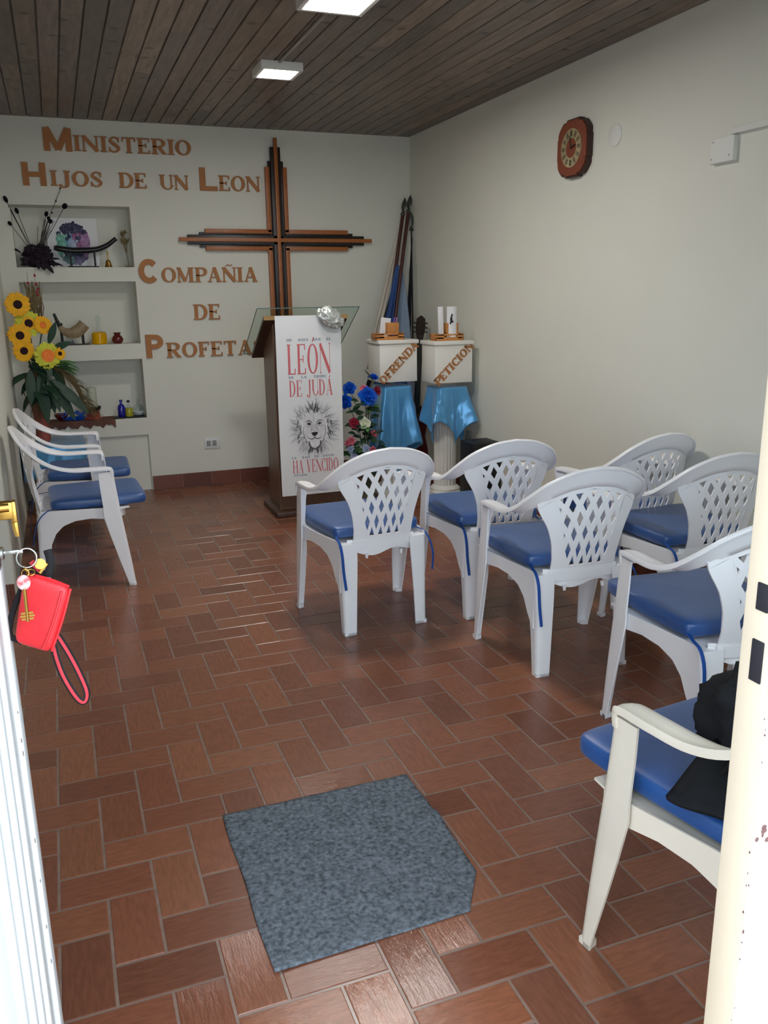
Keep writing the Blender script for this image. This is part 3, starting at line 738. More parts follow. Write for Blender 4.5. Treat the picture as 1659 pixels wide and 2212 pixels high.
satin(2.313, 5.935, 'light blue satin cloth hanging under the OFRENDA box', .80, .10, 1)
satin(2.643, 5.675, 'light blue satin cloth with pointed corners under the PETICION box', .53, -.16, 4)
def holder(x, y, label, z=1.178):
    t = thing('wooden_holder', label, 'holder', (x, y, z), 0, 'wooden card holders on the boxes')
    m = MB(); m.box((0, 0, .006), (.22, .10, .012), None, .002)
    m.box((0, -.044, .042), (.22, .012, .012), None, .002).box((0, -.044, .018), (.22, .012, .016), None, .002)
    for xx in (-.104, .104): m.box((xx, 0, .028), (.012, .10, .044), None, .002)
    m.box((0, .044, .028), (.22, .012, .044), None, .002); m.box((-.07, -.044, .03), (.05, .012, .03)).box((.08, -.044, .03), (.03, .012, .03))
    m.build('tray', 'orange_wood', t)
    c = MB()
    for dx, dy, sx, sy in ((0, -.034, .09, .008), (0, .034, .09, .008), (-.041, 0, .008, .07), (.041, 0, .008, .07)): c.box((.03+dx, dy, .085), (sx, sy, .075), None, .002)
    c.box((.03, 0, .05), (.09, .07, .008)); c.build('cup', 'orange_wood', t); return t
h1 = holder(2.262, 5.88, 'orange wooden holder with a white card on the OFRENDA box')
h2 = holder(2.625, 5.64, 'orange wooden tray and cup on the PETICION box', 1.172)
tag(MB().box((2.245, 5.89, 1.26), (.075, .003, .15), Matrix.Rotation(math.radians(8), 4, 'Y')).build('white_card', 'paper'), 'white card standing in the left wooden holder', 'card')
for k, (dx, c) in enumerate((((.0), (120, 90, 190)), ((.014), (190, 120, 190)))):
    tag(MB().tube([(2.298+dx, 5.88, 1.19), (2.318+dx*1.3, 5.885, 1.335)], .005, 8).build('pen', simple('pen_%d' % k, c, .4)), ['purple pen standing in the left wooden holder', 'pink pen beside the purple one in the left holder'][k], 'pen')
tag(MB().box((2.572, 5.63, 1.297), (.040, .010, .225), Matrix.Rotation(math.radians(-2), 4, 'Y'), .002).build('white_leaflet', 'paper'), 'tall white leaflet stack standing behind the right wooden cup', 'leaflet')
tc_ = thing('printed_card', 'white rolled card with a black figure in the right wooden cup', 'card', (2.653, 5.62, 1.185))
MB().grid(lambda u, v: (.040*math.cos(PI*1.05+u*PI*.95), .03*math.sin(PI*1.05+u*PI*.95), v*.225), 14, 4, th=.001).build('sheet', 'paper', tc_)
bf = MB()
for px, pz, sx, sz in ((-.017, .135, .018, .05), (-.012, .165, .014, .018), (-.008, .12, .02, .014), (-.024, .11, .01, .02)):
    bf.ball((px, -.0325+.2*abs(px+.0)*.1, pz), (sx, .006, sz), 8)
bf.build('black_figure', 'black', tc_)

# ------------------------------------------------------------------ flags in the corner
def flagpole(foot, tip, label, cloths, r=.015, mat='pole_wood'):
    foot, tip = Vector(foot), Vector(tip)
    t = thing('flagpole', label, 'flag', foot, 0, 'flags standing in the corner')
    d = tip-foot; n = d.normalized(); ln = d.length
    MB().tube([(0, 0, .004), d*.5, n*(ln-.16)], r, 12).build('pole', mat, t)
    e = n*(ln-.16); q = n.to_track_quat('Z', 'Y').to_matrix().to_4x4()
    sp = MB()
    sp.lathe([(.014, 0), (.022, .012), (.012, .028), (.012, .04)], 12, e, q)
    sp.grid(lambda u, v: e+q.to_3x3() @ Vector((.024*math.sin(PI*min(1, (v+.12)*.9))*math.cos(2*PI*u), .006*math.sin(PI*min(1, (v+.12)*.9))*math.sin(2*PI*u), .03+v*.125)), 10, 8, cu=True)
    sp.build('spear_finial', 'spear', t)
    for k, (c0, c1, off, w0, w1, mat_) in enumerate(cloths):
        def f(u, v):
            s_ = c1+(c0-c1)*v; base = d*s_; drop = 1-v; wd = w0+(w1-w0)*drop**.8
            x_ = (u-.5)*wd+off[0]*drop; y_ = off[1]+.018*math.sin(u*9+drop*3+k)*min(1, drop*3)
            return (base.x+x_-.05*drop, base.y+y_, base.z)
        MB().grid(f, 16, 24, th=.003).build('flag', mat_, t, sharp=180)
    return t
flagpole((2.25, 6.36, 0), (2.784, 6.80, 2.275), 'dark flagpole with blue and white flag, leftmost of the corner poles',
         [(.76, .28, (.02, -.040), .03, .085, 'flag_blue'), (.88, .40, (-.06, .03), .02, .06, 'flag_white'), (.70, .28, (-.085, -.02), .02, .05, 'flag_black')])
flagpole((2.29, 6.30, 0), (2.829, 6.79, 2.295), 'dark flagpole with cream and pale blue flag, middle of the corner poles',
         [(.78, .30, (-.045, .045), .03, .11, 'flag_white'), (.74, .28, (.22, .05), .06, .26, 'flag_light'), (.5, .3, (.22, .02), .02, .14, 'flag_blue')])
flagpole((2.825, 6.72, 0), (2.836, 6.80, 2.165), 'thin black flagpole tight in the wall corner', [(.9, .5, (.0, -.012), .01, .02, 'flag_black')], .006, 'black')

# ------------------------------------------------------------------ guitar
gt = thing('guitar', 'dark red guitar standing upright between the two pedestals', 'guitar', (2.655, 6.42, 0), 0)
gt.rotation_euler = (0, math.radians(3.6), math.radians(10))
def gw(z): return interp(z, [.03, .08, .16, .26, .36, .45, .52, .58, .62], [.03, .12, .150, .132, .10, .113, .118, .09, .03])
ol = [(gw(.03+.59*k/30), .03+.59*k/30) for k in range(31)]
poly = [(a, b_) for a, b_ in ol] + [(-a, b_) for a, b_ in ol[::-1]]
MB().prism(poly, lambda a, b_, d: (a, d, b_), -.045, .045).build('body', 'guitar_red', gt)
MB().box((0, -.05, .86), (.048, .022, .62), None, .006).build('neck', 'black', gt)
hd = MB(); hd.prism([(-.026, 1.16), (.026, 1.16), (.042, 1.24), (.036, 1.31), (.0, 1.335), (-.036, 1.31), (-.042, 1.24)], lambda a, b_, d: (a, d, b_), -.058, -.040)
for s_ in (-1, 1):
    for zz in (1.205, 1.24, 1.275): hd.tube([(s_*.036, -.05, zz), (s_*.056, -.05, zz)], .005, 8).ball((s_*.06, -.05, zz), (.014, .010, .016), 8)
hd.build('headstock', simple('headstock', (44, 30, 28), .35), gt)
MB().box((0, -.047, .2), (.11, .012, .025), None, .003).build('bridge', 'black', gt)
ss = MB()
for k in range(6): ss.tube([((k-2.5)*.008, -.064, .2), ((k-2.5)*.0065, -.064, 1.18)], .0007, 4)
ss.build('strings', 'steel', gt)

# ------------------------------------------------------------------ loudspeaker, sockets
sk = thing('loudspeaker', 'black loudspeaker box on the floor against the right wall', 'speaker', (2.735, 5.30, 0))
MB().box((0, 0, .2415), (.215, .22, .483), None, .006).build('cabinet', 'black', sk)
MB().box((0, -.112, .2415), (.185, .006, .44), None, .002).build('front_grille', 'grille', sk)
MB().box((-.04, -.1165, .425), (.05, .003, .014)).build('badge', 'steel', sk)
def socket(loc, label, mat='socket', right=False, wd=.125, h=.085):
    t = thing('wall_socket', label, 'socket', loc)
    if right: t.rotation_euler = (0, 0, -PI/2)
    MB().box((0, -.006, 0), (wd, .012, h), None, .004).build('plate', mat, t)
    m = MB()
    for dx in (-.028, .018): m.box((dx, -.0125, 0), (.034, .003, .045), None, .001)
    m.build('insert', 'socket_grey', t); MB().box((.048, -.0125, 0), (.012, .003, .03)).build('switch', mat, t)
socket((1.094, YB, .345), 'white double socket on the back wall left of the lectern')
socket((XR, 5.72, .43), 'grey socket low on the right wall behind the pedestal', 'socket_grey', True, .075, .115)

# ------------------------------------------------------------------ clock
ck = thing('wall_clock', 'brown wooden wall clock with a gold dial on the right wall', 'clock', (XR, 4.40, 2.283))
def outline(w2, h2, n=0.03):
    c = [(-w2+n*1.7, h2), (-w2*.45, h2+.0), (-w2*.42, h2+.012), (w2*.42, h2+.012), (w2*.45, h2), (w2-n*1.7, h2), (w2-n*1.2, h2-n*.3), (w2-n*.3, h2-n*1.2), (w2, h2-n*1.7),
         (w2, h2*.45), (w2+.006, h2*.42), (w2+.006, -h2*.42), (w2, -h2*.45)]
    return c + [(w2, -h2+n*1.7), (w2-n*.3, -h2+n*1.2), (w2-n*1.2, -h2+n*.3), (w2-n*1.7, -h2), (w2*.45, -h2), (w2*.42, -h2-.012), (-w2*.42, -h2-.012), (-w2*.45, -h2), (-w2+n*1.7, -h2), (-w2+n*1.2, -h2+n*.3), (-w2+n*.3, -h2+n*1.2), (-w2, -h2+n*1.7),
         (-w2, -h2*.45), (-w2-.006, -h2*.42), (-w2-.006, h2*.42), (-w2, h2*.45), (-w2, h2-n*1.7), (-w2+n*.3, h2-n*1.2), (-w2+n*1.2, h2-n*.3)]
onw = lambda a, b_, d: (-d, a, b_)
MB().prism(outline(.146, .142), onw, 0, .034).build('case', 'clock_edge', ck, smooth=False)
MB().prism(outline(.138, .134), onw, .02, .041).build('front_board', 'clock_wood', ck, smooth=False)
rg = MB()
def ring(m, r0, r1, d, n=48):
    for k in range(n):
        a0, a1 = 2*PI*k/n, 2*PI*(k+1)/n
        m.prism([(r0*math.cos(a0), r0*math.sin(a0)), (r1*math.cos(a0), r1*math.sin(a0)), (r1*math.cos(a1), r1*math.sin(a1)), (r0*math.cos(a1), r0*math.sin(a1))], onw, d-.004, d)
ring(rg, .052, .102, .044); rg.build('dial_ring', 'clock_ring', ck)
nb = MB()
for k in range(12):
    a = PI/2-2*PI*k/12
    for off in ((-.005, .005) if k % 3 else (-.007, 0, .007)):
        c, s_ = math.cos(a), math.sin(a)
        nb.prism([(.062*c-(off-.0016)*s_, .062*s_+(off-.0016)*c), (.094*c-(off-.0016)*s_, .094*s_+(off-.0016)*c), (.094*c-(off+.0016)*s_, .094*s_+(off+.0016)*c), (.062*c-(off+.0016)*s_, .062*s_+(off+.0016)*c)], onw, .043, .0452)
nb.build('numerals', 'black', ck, smooth=False)
hm = MB(); hm.tube([(-.047, 0, 0), (-.047, .012, .062)], .0026, 6).tube([(-.046, 0, 0), (-.046, -.04, .012)], .0032, 6).ball((-.047, 0, 0), (.008, .012, .012), 8)
hm.build('hands', 'black', ck)

# ------------------------------------------------------------------ monobloc chairs
RO = [(.280, .176, .60), (.282, .178, .632), (.284, .160, .652), (.287, .07, .655), (.285, -.03, .660), (.277, -.12, .690), (.250, -.20, .748), (.195, -.252, .806), (.10, -.28, .848), (0, -.290, .862)]
RI = [(.222, .170, .60), (.223, .170, .628), (.225, .154, .647), (.228, .07, .652), (.228, -.03, .655), (.224, -.105, .668), (.207, -.172, .700), (.165, -.218, .738), (.09, -.243, .770), (0, -.252, .782)]
def rail_mesh():
    m = MB(); n = 44
    O = catmull(RO, n); I = catmull(RI, n)
    O = O + [Vector((-p.x, p.y, p.z)) for p in O[-2::-1]]; I = I + [Vector((-p.x, p.y, p.z)) for p in I[-2::-1]]
    k = len(O); vs = []
    for i in range(k):
        a, b_ = O[i], I[i]; t = (O[min(i+1, k-1)]-O[max(i-1, 0)]).normalized(); d = (b_-a).normalized(); nn = -t.cross(d).normalized()
        w_ = (b_-a).length
        for f, h in ((-.03, -.016), (-.06, -.008), (0., .002), (.06, .0), (.35, .004), (.7, .003), (.97, 0), (1.0, -.006), (.97, -.011), (.7, -.009), (.35, -.009), (.08, -.008), (.05, -.016)):
            vs.append(a+d*(w_*f)+nn*h)
    s_ = 13
    fs = [(i*s_+j, i*s_+(j+1) % s_, (i+1)*s_+(j+1) % s_, (i+1)*s_+j) for i in range(k-1) for j in range(s_)]
    fs += [tuple(range(s_)), tuple((k-1)*s_+j for j in range(s_))]
    m.add(vs, fs); return m
def leg_mesh(sx, sy):
    m = MB()
    if sy > 0:
        sec = [(0, .282, .244, .036, .036), (.012, .282, .244, .037, .037), (.15, .284, .230, .060, .048), (.30, .285, .212, .080, .056), (.40, .285, .200, .090, .054), (.45, .284, .195, .084, .046), (.56, .283, .184, .080, .050), (.628, .282, .179, .076, .058)]
    else:
        sec = [(0, .206, -.228, .040, .056), (.012, .206, -.228, .041, .057), (.15, .207, -.224, .052, .064), (.28, .210, -.218, .066, .074), (.35, .212, -.213, .082, .080), (.39, .213, -.210, .105, .082), (.425, .214, -.206, .135, .084)]
    th = .006; rows = []
    for z, cx_, cy_, ls, lf in sec:
        r = min(.018, ls*.4)
        o = [(0, ls), (0, ls*.5), (0, r)] + [(r-r*math.cos(a), r-r*math.sin(a)) for a in (PI/6, PI/3)] + [(r, 0), (lf*.5, 0), (lf, 0)]
        i_ = [(lf, th), (lf*.5, th), (r+.001, th), (r*.6+th*.6, r*.6), (th, r+.001), (th, ls*.5), (th, ls)]
        rows.append([(sx*(cx_-a), sy*(abs(cy_)-b_), z) for a, b_ in o+i_])
    k = len(rows[0]); vs = [p for r_ in rows for p in r_]
    fs = [(i*k+j, i*k+(j+1) % k, (i+1)*k+(j+1) % k, (i+1)*k+j) for i in range(len(rows)-1) for j in range(k)]
    h = 8
    for base in (0, (len(rows)-1)*k):
        fs += [(base+j, base+j+1, base+(2*h-3-j), base+(2*h-2-j)) for j in range(h-2)] + [(base+6, base+7, base+8)]
    m.add(vs, fs)
    # moulded foot
    z, cx_, cy_, ls, lf = sec[0]
    m.add([(sx*cx_, sy*abs(cy_), .0), (sx*(cx_-lf), sy*abs(cy_), 0), (sx*(cx_-lf*.8), sy*(abs(cy_)-ls*.8), 0), (sx*cx_, sy*(abs(cy_)-ls), 0),
           (sx*cx_, sy*abs(cy_), .016), (sx*(cx_-lf), sy*abs(cy_), .016), (sx*(cx_-lf*.8), sy*(abs(cy_)-ls*.8), .016), (sx*cx_, sy*(abs(cy_)-ls), .016)],
          [(0, 1, 2, 3), (7, 6, 5, 4), (0, 4, 5, 1), (1, 5, 6, 2), (2, 6, 7, 3), (3, 7, 4, 0)])
    return m
def seat_mesh():
    m = MB()
    hw = lambda y: interp(y, [-.195, .20, .27], [.213, .272, .262])
    m.grid(lambda u, v: ((u*2-1)*(hw(-.195+.44*v)-.006), -.195+.44*v, .432-.012*(1-(u*2-1)**2)-.008*(1-v)), 12, 20, th=.006)
    for sx in (-1, 1):          # side aprons with the arched lower edge
        def ap(u, v):
            y = .19-.385*u; x = interp(u, [0, 1], [.281, .212])
            zl = interp(y, [-.195, -.16, -.13, -.09, -.03, .05, .13, .19], [.20, .25, .315, .355, .378, .386, .378, .335])
            return (sx*x, y, zl+(.438-zl)*v)
        m.grid(ap, 30, 4, th=.005)
    m.grid(lambda u, v: ((u*2-1)*.262, .205+.035*math.sin(PI*u)**.5, .385+.04*v-.010*(1-(u*2-1)**2)), 24, 2, th=.005)
    def back(u, v):
        x = (u*2-1)*.165; zl = .372+.012*math.cos(3*PI*u)
        return (x, -.208+.035*(x/.165)**2, zl+(.436-zl)*v)
    m.grid(back, 24, 3, th=.006)
    for xx in (-.085, .085): m.tube([(xx, -.207, .372), (xx, -.208, .352)], [.009, .006], 8)
    return m
def panel_mesh():
    m = MB()
    zt = lambda x: interp(abs(x), [0, .09, .165, .207], [.788, .776, .744, .706])
    def hw(v): return interp(v, [0, .08, .25, .45, .65, .85, 1], [.150, .141, .142, .152, .172, .198, .214])
    def pt(u, v, off=0.):
        x = u*hw(v); z = .392+v*(zt(x)-.392)
        y = -.196-.052*max(0, (z-.40))/.36-.012*math.sin(PI*min(1, max(0, v)))+.042*(x/.21)**2
        if v < .10: y -= .010*(.10-v)/.10
        return Vector((x, y-off, z))
    TH = .0065
    UL, V0, V1 = .72, .135, .955
    nu, H = 5, 5
    def gp(a, b_): return (-UL+2*UL*a/nu, V0+(V1-V0)*(b_/(H/2))**.86)
    def slab_poly(quads, edges):
        for q in quads:
            k = len(q)
            m.add([pt(u, v, TH) for u, v in q] + [pt(u, v, 0) for u, v in q], [tuple(range(k)), tuple(range(2*k-1, k-1, -1))])
        for (a, b_) in edges:
            m.add([pt(*a, TH), pt(*b_, TH), pt(*b_, 0), pt(*a, 0)], [(0, 1, 2, 3)])
    def cell(poly, sc):
        g = [gp(a, b_) for a, b_ in poly]; cx_ = sum(p[0] for p in g)/len(g); cy_ = sum(p[1] for p in g)/len(g)
        if sc <= 0: slab_poly([g], []); return
        h = [(cx_+(p[0]-cx_)*sc, cy_+(p[1]-cy_)*sc) for p in g]; k = len(g)
        slab_poly([[g[i], g[(i+1) % k], h[(i+1) % k], h[i]] for i in range(k)], [(h[i], h[(i+1) % k]) for i in range(k)])
    SCL = .56
    for h_ in range(H+1):
        c = h_/2; cs = [i+.5 for i in range(nu)] if h_ % 2 else list(range(nu+1))
        for q in cs:
            lo, hi, le, ri = c-.5 >= 0, c+.5 <= H/2, q-.5 >= 0, q+.5 <= nu
            pl = [p for p, ok in (((q, c-.5), lo), ((q+.5, c), ri), ((q, c+.5), hi), ((q-.5, c), le)) if ok]
            if len(pl) < 4: pl = ([(q, c)] if (not lo or not hi) and (not le or not ri) else []) + pl
            full = lo and hi and le and ri
            cell(pl, SCL if full else (SCL if (le and ri) else (.3 if (lo and hi) else 0)))
    for q, c, dx in ((0, H/2, .5), (nu, H/2, -.5)):
        if H % 2: pass
    nn = 14                                             # surrounding frame
    for s_ in (-1, 1):
        for k in range(nn):
            v0, v1 = V0+(V1-V0)*k/nn, V0+(V1-V0)*(k+1)/nn
            slab_poly([[(s_*UL, v0), (s_*1, v0), (s_*1, v1), (s_*UL, v1)]], [((s_*1, v0), (s_*1, v1))])
    for k in range(14):
        u0, u1 = -1+2*k/14, -1+2*(k+1)/14
        slab_poly([[(u0, 0), (u1, 0), (u1, V0), (u0, V0)]], []); slab_poly([[(u0, V1), (u1, V1), (u1, 1.02), (u0, 1.02)]], [])
    for s_ in (-1, 1): slab_poly([], [((s_, 0), (s_, V0)), ((s_, V1), (s_, 1.02))])
    # moulded rim below the lattice
    m.tube([pt(-.92+1.84*k/12, .115, .004)+Vector((0, 0, -.012*math.cos((k/6-1)*PI/2))) for k in range(13)], .005, 6)
    return m
def make_chair(label, old=False):
    t = thing('plastic_armchair', label, 'chair', (0, 0, 0), 0, 'white plastic armchairs'); mt_ = 'plastic_old' if old else 'plastic'
    seat_mesh().build('seat', mt_, t, sharp=50)
    panel_mesh().build('backrest', mt_, t, sharp=30)
    rail_mesh().build('arm_rail', mt_, t, sharp=70)
    for sy in (1, -1):
        for sx in (-1, 1): leg_mesh(sx, sy).build('leg', mt_, t, sharp=60)
    return t
def make_cushion(label):
    t = thing('seat_cushion', label, 'cushion', (0, 0, 0), 0, 'blue vinyl seat cushions')
    def hwid(y): return interp(y, [-.15, .20, .34], [.212, .238, .232])
    def f(u, v):
        a = 2*PI*u; c, s_ = math.cos(a), math.sin(a); e = .13
        ex, ey = math.copysign(abs(c)**e, c), math.copysign(abs(s_)**e, s_)
        ph = PI*(v-.5); rr = abs(math.cos(ph))**.20; zz = math.copysign(abs(math.sin(ph))**.42, math.sin(ph))
        y = .100+ey*rr*.242
        x = ex*rr*hwid(y)
        cr = .006*(1-min(1, max(abs(x)/.23, abs(y-.10)/.24))**2)
        wr = .0016*noise.noise(Vector((x*14, y*14, zz)))
        return (x, y, .032+zz*.030+(cr if zz > 0 else 0)+wr)
    MB().grid(f, 72, 20, cu=True).build('pad', 'vinyl', t, sharp=60)
    for sx in (-1, 1):
        pts = catmull([(sx*.200, -.130, .022), (sx*.211, -.172, .016), (sx*.216, -.216, .006), (sx*.215, -.240, -.04), (sx*.212, -.247, -.12), (sx*.205, -.254, -.20)] if sx < 0 else
                      [(sx*.200, -.130, .012), (sx*.218, -.165, .006), (sx*.232, -.205, -.03), (sx*.238, -.230, -.09), (sx*.226, -.246, -.165)], 14)
        MB().tube(pts, .0065, 8, flat=.22, ref=(0, 0, 1)).build('tie', 'ribbon', t)
    return t
SEATZ = .430
CH = [  # x, y, rotation, chair label, cushion label, cushion forward shift
    (1.276, 3.636, .055, 'white lattice armchair standing alone at the left end of the front row', 'blue cushion on the front row armchair nearest the lectern', 0., False),
    (1.894, 3.590, -.044, 'white armchair in front of the loudspeaker, second in the front row', 'blue cushion on the armchair in front of the loudspeaker', 0., False),
    (2.570, 3.440, .12, 'white armchair tucked close to the right wall, farthest of the group', 'blue cushion on the far armchair close to the right wall', 0., False),
    (1.880, 2.915, -.065, 'white armchair in the middle of the group with its whole back in view', 'blue cushion on the armchair in the middle of the group', 0., False),
    (2.550, 2.930, -.06, 'white armchair by the right wall whose back reaches the photo edge', 'blue cushion on the armchair by the right wall at the photo edge', 0., False),
    (1.975, 2.080, -.10, 'white armchair half hidden by the door frame, behind the bag chair', 'blue cushion on the armchair half hidden by the door frame', .01, False),
    (1.325, 1.215, .115, 'yellowed white armchair nearest the door holding a black bag', 'blue cushion under the black bag on the nearest armchair', .01, True),
    (.014, 4.79, -1.535, 'white armchair against the left wall nearer the door', 'blue cushion on the left wall armchair nearer the door', 0., False),
    (.006, 5.56, -1.60, 'white armchair against the left wall beside the sunflowers', 'blue cushion on the left wall armchair beside the sunflowers', 0., False)]
c_new = make_chair(CH[0][3]); c_old = make_chair(CH[6][3], True); cu0 = make_cushion(CH[0][4])
for k, (x, y, rz, lb, cl, sh, old) in enumerate(CH):
    if k == 0: c_new.location = (x, y, 0); c_new.rotation_euler = (0, 0, rz)
    elif old: c_old.location = (x, y, 0); c_old.rotation_euler = (0, 0, rz)
    else: copy_thing(c_new, (x, y, 0), rz, lb)
    p = (x-sh*math.sin(rz), y+sh*math.cos(rz), SEATZ)
    if k == 0: cu0.location = p; cu0.rotation_euler = (0, 0, rz)
    else: copy_thing(cu0, p, rz, cl)

# ------------------------------------------------------------------ felt mat
mm = MB(); pm = [(.3135, 2.2455), (.9075, 2.2365), (.903, 1.7265), (.8235, 1.608), (.3165, 1.596)]
def inside(u, v):
    y = 1.596+(2.241-1.596)*v
    x0 = .316+.006*math.sin(y*17)*.4; x1 = interp(y, [1.602, 1.7265, 1.95, 2.241], [.8235, .903, .912, .9075])
    lo = interp(u, [0, 1], [1.596, 1.610]); yy = lo+(2.243-lo)*v
    x = x0+(x1-x0)*u
    return (x, yy, .005+.0016*noise.noise(Vector((x*9, yy*9, 0)))+.0012*noise.noise(Vector((x*40, yy*40, 3)))+.012*max(0, 1-abs((u-1)/.18))*math.exp(-((yy-2.0)/.03)**2)*(1 if u > .82 else 0))
mm.grid(inside, 60, 64, th=-.004)
mtf = simple('grey_felt', (72, 78, 84), .95, 0, .1, .2, 90, .9, 420, rgb2=(134, 141, 150), detail=8)
tag(mm.build('floor_mat', mtf, sharp=180), 'grey felt floor mat with one cut corner lying inside the door', 'mat')

# ------------------------------------------------------------------ black bag on the nearest chair
bgm = MB()
def bagf(u, v):
    a = 2*PI*u; ph = PI*(v-.5); d = Vector((math.cos(a)*math.cos(ph), math.sin(a)*math.cos(ph), math.sin(ph)))
    e = lambda q, k: math.copysign(abs(q)**k, q)
    p = Vector((e(d.x, .75)*.165, e(d.y, .75)*.160, e(d.z, .8)*.125))
    nn = .030*noise.noise(d*2.2+Vector((3, 1, 0)))+.014*noise.noise(d*6)
    p += d*nn
    p.z = max(p.z, -.104+.004*noise.noise(d*9))
    return p
bgm.grid(bagf, 56, 30, cu=True)
bo = thing('black_bag', 'black soft backpack slumped on the chair behind the door frame', 'bag', (1.375, 1.225, .491+.108), .2)
bgm.build('body', 'black_cloth', bo, sharp=180)
MB().tube(catmull([(-.08, -.02, .11), (-.145, -.03, .075), (-.185, -.015, -.01), (-.215, .02, -.085), (-.17, .06, -.097), (-.10, .07, -.095)], 24), .016, 8, flat=.3, ref=(0, 1, 0)).build('strap', 'black_web', bo)
MB().tube(catmull([(-.165, -.05, .03), (-.13, -.12, .055), (-.05, -.165, .07), (.06, -.165, .06)], 16), .004, 6).build('zip', 'grille', bo)
flap = MB().grid(lambda u, v: (-.13-.17*v+.02*math.sin(u*5), -.03+.19*(u-.5)-.02*v, -.035-.058*v+.018*math.sin(u*7+v*3)*(1-v)), 12, 10, th=.012)
flap.build('loose_flap', 'black_cloth', bo, sharp=180)

# ------------------------------------------------------------------ keys and coin purse at the lock
kb = thing('key_bunch', 'bunch of keys hanging from the door lock on a steel ring', 'keys', (LX+.01, 1.452, 1.10))
k1 = MB(); k1.box((.014, 0, 0), (.036, .0025, .006), None, .0006)
k1.build('inserted_key', 'steel', kb)
def torus(m, c, R, r, rot, n=28):
    m.tube([Vector(c)+rot @ Vector((R*math.cos(2*PI*k/n), R*math.sin(2*PI*k/n), 0)) for k in range(n+1)], r, 7, cap=False)
rg_ = MB(); torus(rg_, (.037, -.012, -.009), .0158, .0013, Matrix.Rotation(math.radians(72), 3, 'X') @ Matrix.Rotation(.3, 3, 'Y'))
rg_.build('split_ring', 'steel', kb)
lk2 = MB(); torus(lk2, (.034, -.014, -.027), .006, .001, Matrix.Rotation(1.3, 3, 'Y')); torus(lk2, (.033, -.026, -.030), .0055, .001, Matrix.Rotation(1.3, 3, 'X')); torus(lk2, (.041, -.016, -.033), .006, .001, Matrix.Rotation(.7, 3, 'X'))
lk2.build('chain_link', 'brass', kb)
cv = MB(); cv.ball((.030, -.044, -.040), (.021, .008, .026), 14)
cmat = simple('patterned_key_cap', (236, 224, 222), .5, 0, .4, 0, 120, rgb2=(222, 92, 96)); cv.build('key_cap', cmat, kb)
k2 = MB(); k2.tube([(.030, -.044, -.050), (.029, -.044, -.106)], .0028, 10)
for s_ in (-1, 1):
    for zz, ln in ((-.092, .008), (-.097, .010), (-.102, .008)): k2.box((.0292+s_*(ln/2+.001), -.044, zz), (ln, .002, .0036))
k2.build('double_bit_key', 'brass', kb)
k3 = MB(); k3.lathe([(.009, -.001), (.009, .001)], 14, (.056, -.004, -.024), Matrix.Rotation(1.2, 4, 'X')); k3.box((.060, -.004, -.032), (.004, .002, .02), Matrix.Rotation(.7, 4, 'Y')); k3.build('small_key', 'brass', kb)
tagm = MB().box((.052, .004, -.034), (.009, .003, .034), Matrix.Rotation(-.6, 4, 'Y'), .001); tagm.build('fabric_tag', 'red_web', kb)

ps_ = thing('coin_purse', 'red coin purse hanging on the key ring by the open door', 'purse', (LX+.058, 1.445, .992))
rot = Matrix.Rotation(math.radians(23), 4, 'Y') @ Matrix.Rotation(math.radians(-14), 4, 'Z')
def pursef(u, v):
    a = 2*PI*u; ph = PI*(v-.5); e = lambda q, k: math.copysign(abs(q)**k, q)
    c, s_ = math.cos(a), math.sin(a)
    zq = e(s_, .28)
    x = e(c, .28)*(.035+.004*zq)*abs(math.cos(ph))**.3 ; z = zq*.060*abs(math.cos(ph))**.3
    return rot @ Vector((x+.006*zq*-1, e(math.sin(ph), .7)*.013, z))
MB().grid(pursef, 64, 16, cu=True).build('pouch', 'red_leather', ps_, sharp=60)
gs = MB()
for pts in ([(.037, -.004, -.056), (.037, -.004, 0), (.033, -.004, .056)], [(.024, -.0132, -.054), (.025, -.0136, 0), (.022, -.0130, .05)], [(-.026, -.004, .060), (0, -.004, .061), (.03, -.004, .059)]):
    gs.tube([rot @ Vector(p) for p in catmull([pts[0], pts[1], pts[2]], 10)], .0022, 6)
gs.build('zip_piping', 'red_leather', ps_)
gb = MB(); gb.tube([rot @ Vector(p) for p in catmull([(-.010, .006, .070), (-.036, .006, .045), (-.044, .006, 0), (-.038, .006, -.052), (-.014, .006, -.060)], 20)], .005, 8, flat=.5, ref=(0, 1, 0))
gb.tube([rot @ Vector(p) for p in catmull([(-.008, .004, .062), (-.012, .002, .088), (-.022, 0, .106)], 8)], .007, 8, flat=.4, ref=(0, 1, 0))
gb.build('black_gusset', 'black_web', ps_)
loop = [(.012, .0, -.050), (.016, -.002, -.085), (.024, -.004, -.120), (.040, -.004, -.160), (.052, -.003, -.172), (.058, 0, -.155), (.048, .002, -.115), (.036, .003, -.080), (.022, .002, -.045)]
lp = catmull(loop, 40)
MB().tube(lp, .0058, 8, flat=.25, ref=(0, 1, 0)).build('wrist_strap', 'black_web', ps_)
MB().tube([p+Vector((0, -.0022, 0)) for p in lp], .0026, 8, flat=.3, ref=(0, 1, 0)).build('strap_stripe', 'red_web', ps_)

